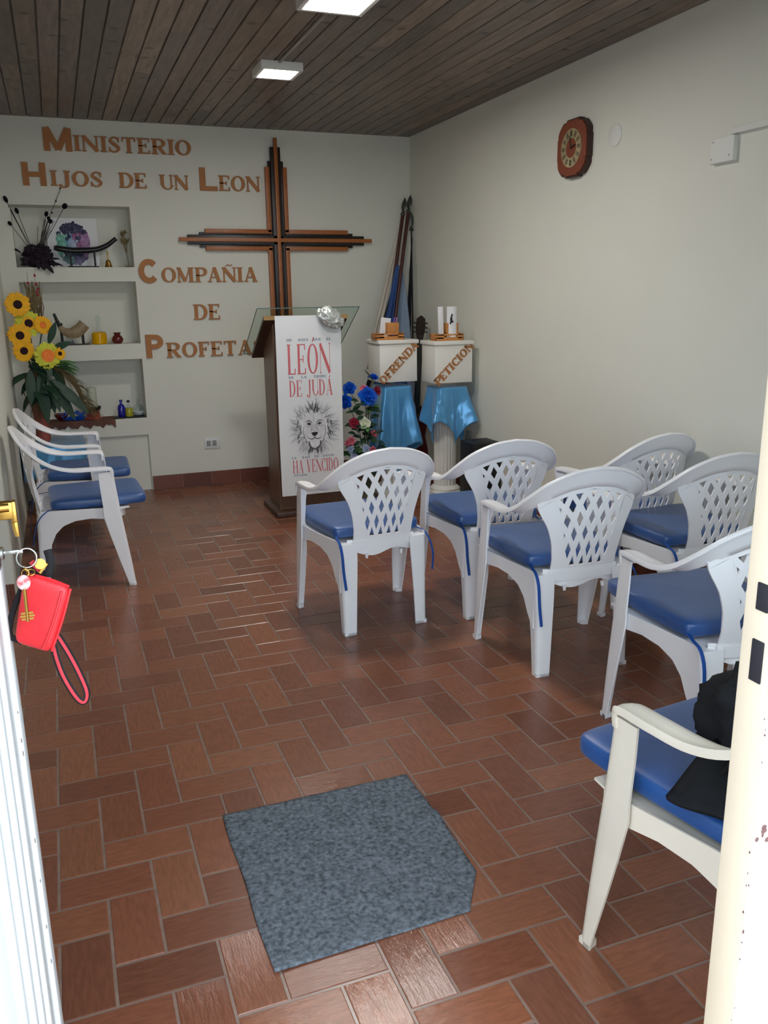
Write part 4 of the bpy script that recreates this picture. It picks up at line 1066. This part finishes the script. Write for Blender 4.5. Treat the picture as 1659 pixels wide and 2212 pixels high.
# ------------------------------------------------------------------ petals and leaves
def leafmesh(m, p, d, up, ln, wd, bend=.3, n=6, fold=.15, col=None):
    p, d = Vector(p), Vector(d).normalized(); up = Vector(up); up = (up-d*up.dot(d)).normalized(); s_ = d.cross(up)
    L_, R_, C_ = [], [], []
    for k in range(n+1):
        t = k/n; w_ = wd*.5*math.sin(PI*min(1, t*.94+.05))**.8
        c = p+d*(ln*t)-up*(bend*ln*t*t)
        C_.append(c); L_.append(c+s_*w_+up*(fold*w_)); R_.append(c-s_*w_+up*(fold*w_))
    vs = L_+C_+R_; q = n+1
    fs = [(k, k+1, q+k+1, q+k) for k in range(n)]+[(q+k, q+k+1, 2*q+k+1, 2*q+k) for k in range(n)]
    m.add(vs, fs, col)
def sunflower(root, c, nrm, R, mats, np_=18, core=.34):
    """one flower head: petals mesh with a seed-head child"""
    rnd = random.Random(int(R*1e4+c[0]*99+c[2]*77)); nrm = Vector(nrm).normalized()
    a = nrm.orthogonal().normalized(); b_ = nrm.cross(a); m = MB(); c = Vector(c)
    for ring_ in range(2):
        for k in range(np_):
            t = 2*PI*(k+ring_*.5)/np_+rnd.uniform(-.06, .06); d = a*math.cos(t)+b_*math.sin(t)
            leafmesh(m, c+d*R*core*.7+nrm*(.004-.005*ring_), d+nrm*.12, nrm, R*rnd.uniform(.62, .78), R*.40, .1+.12*ring_, 5)
    o = m.build('sunflower', mats[0], root, sharp=180)
    if len(mats) > 2:
        m3 = MB()
        for k in range(14):
            t = 2*PI*k/14; d = a*math.cos(t)+b_*math.sin(t); leafmesh(m3, c+d*R*core*.5+nrm*.007, d+nrm*.25, nrm, R*.34, R*.2, .1, 4)
        m3.build('inner_petals', mats[2], o, sharp=180)
    q = nrm.to_track_quat('Z', 'Y').to_matrix().to_4x4()
    MB().lathe([(R*core*.98, -.004), (R*core, .006), (R*core*.8, .012), (R*core*.4, .012), (R*.08, .009)], 20, c, q).build('seed_head', mats[1], o)
    return o
def rose(root, c, nrm, R, mat, name='rose', rnd=None):
    rnd = rnd or random.Random(int(abs(c[0]*1000)+abs(c[2]*333))); nrm = Vector(nrm).normalized(); a = nrm.orthogonal().normalized(); b_ = nrm.cross(a); c = Vector(c); m = MB()
    for ring_, (k0, rr, tilt, wd) in enumerate(((5, .95, .35, 1.1), (5, .72, .9, 1.0), (4, .48, 1.7, .8), (3, .22, 3., .6))):
        for k in range(k0):
            t = 2*PI*(k+ring_*.37)/k0+rnd.uniform(-.2, .2); d = a*math.cos(t)+b_*math.sin(t)
            leafmesh(m, c+d*R*.1*rr-nrm*R*.25, d*rr+nrm*tilt*.5, nrm*.9-d*.2, R*(.75+.25*rr), R*wd, .12, 5, .35)
    m.ball(c, (R*.7, R*.7, R*.6), 10)
    return m.build(name, mat, root, sharp=180)

# ------------------------------------------------------------------ small table under the sunflower vase
tb = thing('side_table', 'small low table under the sunflower vase against the left wall', 'table', (-.10, 6.58, 0))
MB().box((0, 0, .478), (.42, .44, .022), None, .004).build('table_top', 'laminate', tb)
for sx in (-1, 1):
    for sy in (-1, 1): MB().box((sx*.17, sy*.18, .234), (.03, .03, .467), None, .002).build('leg', 'laminate', tb)
tcl = MB()
def tclf(u, v):
    a = 2*PI*u; sq = 1/max(abs(math.cos(a)), abs(math.sin(a))); sq = min(sq, 1.33); k = min(1, v/.4)
    x, y = .215*sq*math.cos(a)*k, .226*sq*math.sin(a)*k; x = max(-.213, min(.213, x)); y = max(-.224, min(.224, y))
    if v <= .4: return (x, y, 0.003)
    t = (v-.4)/.6; f = .006+.010*math.sin(a*13)*t
    return (x*(1+f*2), y*(1+f*2), .003-.25*t-.03*math.sin(a*4)*t)
tcl.grid(tclf, 96, 18, cu=True, th=-.002)
to = tag(tcl.build('table_cloth', 'satin', sharp=180), 'pale blue cloth over the low table behind the left wall chairs', 'cloth'); to.location = (-.10, 6.58, .490)

# ------------------------------------------------------------------ sunflower arrangement
sf = thing('sunflower_arrangement', 'terracotta vase with sunflowers, dark leaves and dried palm by the left wall', 'flowers', (-.165, 6.58, .498))
O_ = Vector((-.165, 6.58, .498))
def rs(p): return Vector(p)-O_
MB().lathe([(.044, 0), (.050, .01), (.047, .08), (.052, .2), (.060, .3), (.066, .345), (.060, .345), (.05, .33)], 28).build('vase', 'terracotta', sf)
for c, nr, R, mats in (((-.228, 6.42, 1.467), (.12, -1, .05), .086, ('yellow', 'seedhead')), ((-.175, 6.46, 1.338), (.3, -1, .3), .098, ('lime', 'seedhead', 'yellow')),
                       ((-.236, 6.40, 1.262), (.12, -1, .0), .084, ('yellow', 'seedhead')), ((-.222, 6.40, 1.158), (.15, -1, -.1), .078, ('yellow', 'seedhead')),
                       ((-.075, 6.42, 1.118), (.35, -1, .1), .098, ('lime', 'orange', 'orange')), ((.006, 6.44, 1.128), (.5, -1, .2), .045, ('yellow', 'seedhead')),
                       ((-.085, 6.47, 1.325), (.5, -1, .2), .070, ('yellow', 'orange'))):
    sunflower(sf, rs(c), nr, R, mats)
stm = MB()
for c in ((-.235, 6.43, 1.45), (-.175, 6.47, 1.33), (-.245, 6.42, 1.25), (-.222, 6.42, 1.15), (-.075, 6.44, 1.11), (.006, 6.45, 1.12), (-.085, 6.48, 1.32)):
    stm.tube(catmull([rs((-.165, 6.58, .80)), rs((-.165+(c[0]+.165)*.4, 6.54, .80+(c[2]-.8)*.6)), rs(c)], 8), .004, 6)
stm.build('stem', 'leaf', sf)
lv = MB(); rnd = random.Random(9)
for k in range(34):
    a = rnd.uniform(-PI, PI); h = rnd.uniform(.85, 1.12)
    d = Vector((math.cos(a)*.9+.25, -abs(math.sin(a))*.6-.1, rnd.uniform(-.9, .25)))
    p = rs((-.165+rnd.uniform(-.06, .10), 6.52+rnd.uniform(-.05, .03), h))
    if p.x+d.x*.1 < -.12: d.x = abs(d.x)*.3
    leafmesh(lv, p, d, (0, -.4, 1), rnd.uniform(.12, .22), rnd.uniform(.045, .075), rnd.uniform(.2, .5))
for p, d, ln, wd in (((-.10, 6.47, .98), (.55, -.2, -1), .36, .085), ((-.15, 6.45, .98), (.12, -.2, -1), .34, .08), ((-.06, 6.46, .95), (.75, -.2, -.8), .34, .075), ((-.20, 6.45, 1.02), (-.05, -.3, -1), .24, .07), ((-.06, 6.46, 1.20), (.35, -.2, .8), .16, .05), ((-.04, 6.46, 1.16), (.8, -.2, .3), .14, .05)):
    leafmesh(lv, rs(p), d, (.3, -1, .3), ln, wd, .1, 8)
lv.v = [(max(x, -.156+.02*(y+.1)), y, z) for x, y, z in lv.v]      # leaves pressed against the left wall
lv.build('leaves', 'leaf', sf, sharp=180)
ll = MB()
for k in range(7): leafmesh(ll, rs((-.02+rnd.uniform(-.03, .03), 6.44, 1.05+rnd.uniform(-.03, .03))), (1, -.2, rnd.uniform(-.35, .2)), (0, -.4, 1), rnd.uniform(.1, .17), .035, .2)
ll.build('light_leaves', 'leaf_light', sf, sharp=180)
dp = MB()
for k in range(80):                     # dried palm frond falling to the right
    t = rnd.random(); base = rs((-.06+.20*t**.8, 6.45, 1.04-.30*t**1.5)); a = rnd.uniform(-.9, .7)
    d = Vector((.75*math.cos(a)+.12, -.1, -.62+.65*math.sin(a))); dp.tube([base, base+d*rnd.uniform(.05, .12), base+d*rnd.uniform(.12, .17)+Vector((0, 0, -.015))], [.0022, .0016, .0005], 4)
dp.tube(catmull([rs((-.10, 6.47, 1.06)), rs((.03, 6.45, .99)), rs((.11, 6.45, .86)), rs((.13, 6.45, .70))], 14), [.004+.016*math.sin(PI*k/14) for k in range(15)], 6, flat=.4, ref=(0, 1, 0))
dp.build('dried_palm', 'dry', sf, sharp=180); dp = MB()
for k in range(60):                     # dried spikes above
    x = -.13+rnd.uniform(-.045, .045); z0 = 1.38+rnd.uniform(-.05, .02); dp.tube([rs((x, 6.53, z0)), rs((x+rnd.uniform(-.012, .012)+.012, 6.53, z0+.1)), rs((x+rnd.uniform(-.02, .02)+.01, 6.53, 1.60+rnd.uniform(-.05, .03)))], [.0025, .003, .001], 4)
dp.build('dried_spikes', 'dry', sf, sharp=180); dp = MB()
for k in range(40):                     # dry stalks hanging in front of the vase
    x = -.20+rnd.uniform(-.03, .05); dp.tube([rs((x, 6.49, 1.0)), rs((x-.01+rnd.uniform(-.02, .02), 6.475, .86)), rs((x+rnd.uniform(-.04, .05), 6.48, .70+rnd.uniform(-.05, .08)))], [.003, .003, .001], 4)
dp.build('dried_stalks', 'dry', sf, sharp=180)
bb = MB()
for x, z in ((-.102, 1.66), (-.098, 1.60), (-.10, 1.55), (-.09, 1.57), (-.095, 1.53), (-.150, 1.61)): bb.ball(rs((x, 6.53, z)), (.016, .012, .02), 7)
bb.build('red_berries', 'rose_red', sf)
wr_ = MB()
for x in (-.102, -.15): wr_.tube([rs((x, 6.53, 1.52)), rs((x, 6.53, 1.68))], .0012, 4)
wr_.build('berry_stalk', 'stem', sf)

# ------------------------------------------------------------------ upper niche
da = thing('dried_flower_arrangement', 'dark dried flowers with black thistles and twigs in the upper niche', 'flowers', (-.08, 6.97, 1.725))
D0 = Vector((-.08, 6.97, 1.725))
pur = MB()
for k in range(46):
    a = rnd.uniform(0, 2*PI); e = rnd.uniform(0, 1.3); p = Vector((.010+.088*math.cos(a)*math.cos(e), -.03-.06*abs(math.sin(a))*math.cos(e), .03+.10*math.sin(e)))
    for j in range(5):
        d = Vector((rnd.uniform(-1, 1), rnd.uniform(-1, .2), rnd.uniform(-.3, 1))); leafmesh(pur, p, d, (rnd.uniform(-1, 1), -1, .5), .05, .034, .3, 4)
for k in range(10): leafmesh(pur, (.06+rnd.uniform(-.06, .05), -.10, .03), (rnd.uniform(-.4, .9), -.8, rnd.uniform(-.6, .1)), (0, -.3, 1), .06, .03, .4, 4)
pur.ball((0, -.02, .035), (.16, .08, .07), 12); pur.v = [(x, y, max(z, .002) if y > -.105 else z) for x, y, z in pur.v]
pur.build('dark_blooms', 'purple_dried', da, sharp=180)
stk = MB(); tw = MB()
heads = [(-.241, 2.188, .022, .05), (-.177, 2.112, .022, .044), (.018, 2.094, .022, .040), (.148, 2.150, .03, .044), (.040, 2.044, .026, .034), (-.232, 2.026, .02, .036), (.030, 2.066, .02, .026)]
for x, z, rx, rz_ in heads:
    tp = Vector((x, 6.86, z))-D0; stk.tube([(0.01*(1 if x > 0 else -1), -.03, .08), tp], .0022, 5)
    q = (tp-Vector((0, -.03, .08))).to_track_quat('Z', 'Y').to_matrix().to_4x4()
    MB().ball(tp, (rx*1.25, rx*1.25, rz_), 10, q).build('thistle_head', 'seed_black', da)
for k in range(9):
    x = .02+rnd.uniform(-.02, .05); stk.tube([(rnd.uniform(-.01, .02), -.03, .08), (x+rnd.uniform(.02, .1), -.08, .25+rnd.uniform(0, .1))], .0016, 4)
stk.tube([(-.01, -.03, .08), (-.15, -.1, .42)], .003, 5)
stk.tube([(.02, -.05, .1), (.13, -.10, .38), (.21, -.115, .535)], .0018, 5)
for t in (.62, .8, 1.): stk.ball((.02+.19*t, -.05-.065*t, .1+.435*t+.01), (.013, .012, .016), 7)
stk.build('stem', 'stem', da)
lf_ = MB()
for p, d in (((-.10, -.08, .10), (-.9, -.2, .7)), ((.07, -.10, .05), (1, -.2, .3)), ((.09, -.1, .03), (1, -.1, -.05)), ((.05, -.11, 0.02), (.6, -.5, -.5))): leafmesh(lf_, p, d, (0, -.5, 1), .09, .04, .25)
lf_.build('dark_leaves', 'purple_dried', da, sharp=180)

# watercolour panel
pnl = thing('painted_panel', 'small white panel with a teal and purple watercolour at the back of the upper niche', 'picture', (.185, 7.06, 1.727))
MB().box((0, 0, .18), (.36, .012, .36), Matrix.Rotation(-.12, 4, 'X')).build('board', 'paper', pnl)
wm, _N, _L, _b, _n, _m = attr_mat('watercolour', .7, .2, None, 0, .25, 40)
wc = MB()
def wpt(a, z): return Vector((a, -.0085+z*.1205-.0003-.0215*0, z)) + Vector((0, -.0205, 0))
def wash(cx_, cz, rx, rz_, col, seed, d):
    n = 26; pts = []
    for k in range(n):
        t = 2*PI*k/n; q = 1+.16*noise.noise(Vector((math.cos(t)*1.8+seed, math.sin(t)*1.8, seed))); pts.append((cx_+rx*q*math.cos(t), cz+rz_*q*math.sin(t)))
    wc.add([wpt(a, z)+Vector((0, -d, 0)) for a, z in pts], [tuple(range(n))], lin(col))
wr0 = random.Random(3)
for k in range(700):
    a = wr0.uniform(0, 2*PI); q = math.sqrt(wr0.random()); x = .118*q*math.cos(a); z = .175+.15*q*math.sin(a)
    if z > .245: base = (74, 74, 98)
    elif z < .085: base = (110, 140, 146) if x < 0 else (118, 112, 146)
    elif x < -.05: base = (128, 184, 168)
    elif x < .0: base = (112, 158, 186)
    elif x < .06: base = (158, 104, 144)
    else: base = (170, 132, 172)
    if abs(x) < .03 and .12 < z < .2: base = (178, 194, 216)
    if abs(z-.215) < .012 and abs(abs(x)-.035) < .016: base = (66, 74, 100)
    if abs(z-.10) < .014 and abs(x) < .07: base = (78, 88, 104)
    j = wr0.uniform(-22, 22); sz = wr0.uniform(.004, .015)
    wash(x, z, sz, sz*wr0.uniform(.6, 1.5), tuple(max(0, min(255, v+j)) for v in base), k*1.7, .0006+k*.0000024)
wc.build('watercolour', wm, pnl, smooth=False)
# horn on its stand
hs = thing('horn_stand', 'black two-post stand holding the long curved horn', 'stand', (.24, 6.94, 1.725))
MB().box((0, 0, .005), (.22, .06, .010), None, .002).build('base', 'black', hs)
for xx in (-.085, .085): MB().box((xx, 0, .06), (.014, .024, .12), None, .002).box((xx, -.014, .125), (.014, .006, .04), None, .001).box((xx, .014, .125), (.014, .006, .04), None, .001).build('post', 'black', hs)
hp = catmull([(.045, 6.94, 1.865), (.09, 6.94, 1.858), (.16, 6.94, 1.848), (.25, 6.94, 1.848), (.34, 6.94, 1.855), (.42, 6.94, 1.885), (.49, 6.94, 1.935)], 30)
tag(MB().tube(hp, [.010+.012*math.sin(min(1, (k+3)/9)*PI/2)*(1-.55*max(0, (k-16)/14)) for k in range(31)], 12).build('curved_horn', 'horn_black'), 'long curved black horn lying across the stand in the upper niche', 'horn')
bl = thing('hand_bell', 'small brass hand bell beside the horn in the upper niche', 'bell', (.418, 6.93, 1.725))
MB().lathe([(.030, 0), (.028, .006), (.022, .02), (.019, .04), (.014, .052), (.004, .056)], 22).build('bell_body', 'brass', bl)
MB().lathe([(.004, .056), (.006, .07), (.004, .085), (.007, .1), (.004, .118), (.001, .12)], 12).build('handle', 'brass', bl)
dt = MB()
for k in range(7):
    tp = Vector((.010+rnd.uniform(-.045, .035), -.02, .2+rnd.uniform(-.03, .05))); dt.tube([(.016, -.02, 0), (.008, -.02, .1), tp], .0018, 5); dt.ball(tp, (.014, .012, .022), 7)
    for j in range(3): leafmesh(dt, tp, (rnd.uniform(-1, 1), -.2, rnd.uniform(-.2, 1)), (0, -1, .2), .03, .012, .2, 4)
dt.box((.016, -.02, .004), (.05, .03, .008))
do_ = tag(dt.build('dried_sprig', 'dry', sharp=180), 'thin dried sprig standing at the right end of the upper niche', 'sprig'); do_.location = (.553, 6.98, 1.725)

# ------------------------------------------------------------------ middle niche
hs2 = thing('small_horn_stand', 'small black stand with two posts in the middle niche', 'stand', (.10, 6.96, 1.159))
MB().box((.01, 0, .004), (.24, .06, .008), None, .001).build('base', 'black', hs2)
for xx in (-.065, .085): MB().box((xx, 0, .08), (.020, .03, .15), None, .003).box((xx, 0, .155), (.028, .026, .02), None, .004).build('post', 'black', hs2)
MB().prism([(-.012, 0), (.028, 0), (.008, .04)], lambda a, b_, d: (a, d, b_), -.02, .02).build('cone', simple('slate', (74, 70, 84), .5), hs2)
hp = catmull([(-.005, 6.925, 1.395), (.015, 6.925, 1.335), (.045, 6.925, 1.275), (.10, 6.925, 1.25), (.16, 6.925, 1.27), (.205, 6.925, 1.315)], 26)
m_ = MB().tube(hp, [interp(k/26, [0, .25, .45, .7, 1], [.008, .012, .028, .046, .044]) for k in range(27)], 14, flat=.6, ref=(0, 1, 0))
hn2 = tag(m_.build('tan_horn', 'horn_tan'), 'tan ram horn with a dark tip on the small stand in the middle niche', 'horn')
MB().tube(hp[:9], [interp(k/26, [0, .25, .45], [.0095, .0135, .026]) for k in range(9)], 12, flat=.62, ref=(0, 1, 0)).build('dark_tip', 'black', hn2)
ob = thing('oil_decanter', 'clear decanter of amber oil with a tall glass stopper in the middle niche', 'bottle', (.305, 6.97, 1.159))
MB().lathe([(.048, 0), (.055, .006), (.056, .05), (.054, .082), (.040, .092)], 28).build('oil', 'oil', ob)
MB().lathe([(.041, .093), (.017, .10), (.015, .15), (.019, .156), (.015, .16), (.005, .162)], 20).build('neck', 'clear', ob)
MB().ball((0, 0, .19), (.045, .025, .055), 14).build('stopper', 'clear', ob)
tag(MB().lathe([(.026, 0), (.042, .018), (.044, .035), (.034, .055), (.022, .066), (.028, .082), (.030, .084), (.024, .084), (.018, .068)], 24, (.437, 6.97, 1.159)).build('clay_pot', 'dark_clay'), 'small dark red glazed pot at the right of the middle niche', 'pot')

# ------------------------------------------------------------------ lower niche
rn = MB()
def rnf(u, v):
    x = -.16+.52*u
    if v < .55: return (x, 7.08-.216*(v/.55), .587)
    t = (v-.55)/.45; return (x, 6.862-.004*math.sin(u*21), .586-(.045+.010*math.sin(u*33)+.006*math.sin(u*71))*t)
rn.grid(rnf, 90, 20, th=.002)
tag(rn.build('shelf_runner', 'runner', sharp=180), 'brown fringed runner hanging over the front of the lowest shelf', 'runner')
cd_ = thing('candle_holder', 'terracotta candle stand with a dark dish in the lowest niche', 'candle holder', (.205, 6.94, .589))
MB().lathe([(.066, 0), (.066, .012), (.05, .018), (.046, .05), (.052, .062)], 4).lathe([(.05, .058), (.05, .064)], 20).build('stand', 'terracotta', cd_)
MB().lathe([(.03, .064), (.058, .076), (.064, .098), (.058, .1), (.04, .082)], 24).build('dish', 'horn_black', cd_)
cn = thing('pillar_candle', 'pale pillar candle standing in the dark dish of the lowest niche', 'candle', (.205, 6.94, .672))
MB().lathe([(.036, 0), (.037, .004), (.037, .158), (.033, .163), (.01, .158)], 24).build('wax', 'candle', cn); MB().tube([(0, 0, .157), (.002, 0, .172)], .0015, 5).build('wick', 'black', cn)
tag(MB().lathe([(.02, 0), (.024, .004), (.05, .03), (.052, .05), (.046, .05), (.02, .012)], 22, (-.03, 6.98, .589)).build('clay_bowl', 'dark_clay'), 'dark clay bowl behind the sunflower leaves in the lowest niche', 'bowl')
bf_ = MB(); rnd = random.Random(4)
for k in range(60):
    p = Vector((.06+rnd.uniform(-.075, .075), 6.93+rnd.uniform(-.03, .03), .592+rnd.random()**2*.06)); leafmesh(bf_, p, (rnd.uniform(-1, 1), rnd.uniform(-1, .3), rnd.uniform(0, 1)), (0, -.5, 1), .035, .022, .3, 4)
tag(bf_.build('blue_flowers', 'rose_blue', sharp=180), 'loose blue cloth flowers lying left of the candle', 'flowers')
ty = tag(MB().box((.475, 6.95, .5895), (.235, .12, .009), None, .003).build('small_tray', 'black'), 'flat black tray under the three bottles in the lowest niche', 'tray')
tag(MB().lathe([(.026, 0), (.029, .006), (.029, .07), (.022, .09), (.010, .10), (.009, .118), (.013, .12), (.013, .132), (.004, .133)], 22, (.417, 6.95, .594)).build('blue_bottle', 'cobalt'), 'small cobalt blue bottle on the black tray', 'bottle')
yb = thing('oil_bottle', 'small bottle of yellow oil between the blue and clear bottles', 'bottle', (.473, 6.95, .594))
MB().lathe([(.028, 0), (.030, .005), (.029, .06), (.026, .066)], 20).build('oil', 'olive', yb); MB().lathe([(.026, .067), (.012, .088), (.010, .11)], 18).build('neck', 'clear', yb); MB().lathe([(.012, .11), (.012, .125), (.004, .126)], 14).build('cap', 'black', yb)
cb_ = thing('round_flask', 'round clear glass flask at the right end of the black tray', 'bottle', (.545, 6.95, .594))
MB().lathe([(.02, 0), (.038, .012), (.050, .04), (.046, .066), (.026, .084), (.011, .09), (.010, .102), (.014, .104)], 24).build('flask', 'clear', cb_); MB().lathe([(.006, .105), (.015, .115), (.010, .13), (.002, .134)], 16).build('stopper', 'clear', cb_)
MB().lathe([(.018, .004), (.034, .014), (.044, .034), (.001, .036)], 20).build('white_filling', 'paper', cb_)

# ------------------------------------------------------------------ rose arrangement beside the lectern
V0_ = Vector((2.02, 5.70, 0))
ra = thing('rose_arrangement', 'glass vase of blue, red and white artificial roses beside the lectern', 'flowers', tuple(V0_))
def rv(p): return Vector(p)-V0_
MB().lathe([(.060, 0), (.064, .008), (.058, .02), (.052, .12), (.062, .30), (.078, .40), (.074, .40), (.056, .29), (.047, .12), (.05, .02)], 28).build('vase', 'clear', ra)
FL = [((2.078, 5.70, .932), (.1, -.3, 1), .036, 'rose_blue'), ((1.895, 5.70, .862), (-.5, -.7, .5), .044, 'rose_blue'), ((1.862, 5.69, .768), (-.8, -.6, .1), .046, 'rose_blue'), ((2.022, 5.66, .800), (0, -1, .3), .062, 'rose_blue'),
      ((2.010, 5.70, .850), (0, -.8, .6), .034, 'rose_pink'), ((2.115, 5.72, .830), (.4, -.8, .3), .034, 'rose_red'), ((1.915, 5.67, .615), (-.4, -1, .2), .038, 'rose_red'), ((1.990, 5.64, .612), (0, -1, .2), .042, 'rose_white'),
      ((1.888, 5.66, .49), (-.5, -1, .1), .030, 'rose_pink'), ((2.06, 5.65, .53), (.3, -1, .1), .028, 'rose_pink'), ((1.99, 5.63, .43), (0, -1, .1), .030, 'rose_lilac'), ((1.878, 5.65, .43), (-.5, -1, 0), .026, 'rose_lilac'),
      ((2.04, 5.63, .415), (.3, -1, .1), .030, 'rose_pink'), ((1.985, 5.62, .345), (0, -1, 0), .038, 'rose_pink'), ((2.03, 5.62, .355), (.2, -1, .1), .036, 'rose_pink'), ((1.86, 5.66, .475), (-.7, -.8, 0), .022, 'rose_pink'), ((1.90, 5.64, .38), (-.3, -1, 0), .026, 'rose_lilac'), ((1.94, 5.63, .33), (-.2, -1, 0), .03, 'rose_white')]
rst = MB(); rnd = random.Random(12)
for c, nr, R, mt_ in FL:
    rose(ra, rv(c), nr, R*(1.15 if mt_ == 'rose_blue' else 1.05), mt_); b0 = Vector((rnd.uniform(-.02, .02), rnd.uniform(-.02, .02), .10)); e = rv(c)-Vector(nr).normalized()*R*.3
    rst.tube(catmull([b0, b0*.5+Vector((e.x*.25, e.y*.25, e.z*.6)), e], 8), .0026, 5)
rst.build('stem', 'leaf', ra)
rl = MB(); rl2 = MB()
for k in range(90):
    h = rnd.uniform(.22, .78); a = rnd.uniform(-PI, 0); r = rnd.uniform(0, .07)*(1.3 if h < .5 else .8)
    p = Vector((r*math.cos(a)*1.4-.02, r*math.sin(a)*.7, h)); d = Vector((math.cos(a)*.9+rnd.uniform(-.3, .3), math.sin(a)*.4, rnd.uniform(-.3, .5)))
    leafmesh(rl if rnd.random() < .75 else rl2, p, d, (0, -.6, 1), rnd.uniform(.05, .09), rnd.uniform(.03, .045), .3, 5)
for p, d in (((-.05, -.02, .70), (-1, -.2, .05)), ((-.02, -.02, .60), (-.9, -.1, .35)), ((-.06, -.03, .44), (-1, -.2, -.1)), ((.05, -.02, .9), (-.4, -.2, .6))): leafmesh(rl, p, d, (0, -.6, 1), .12, .03, .15)
rl.build('dark_leaves', 'leaf', ra, sharp=180); rl2.build('light_leaves', 'leaf_light', ra, sharp=180)
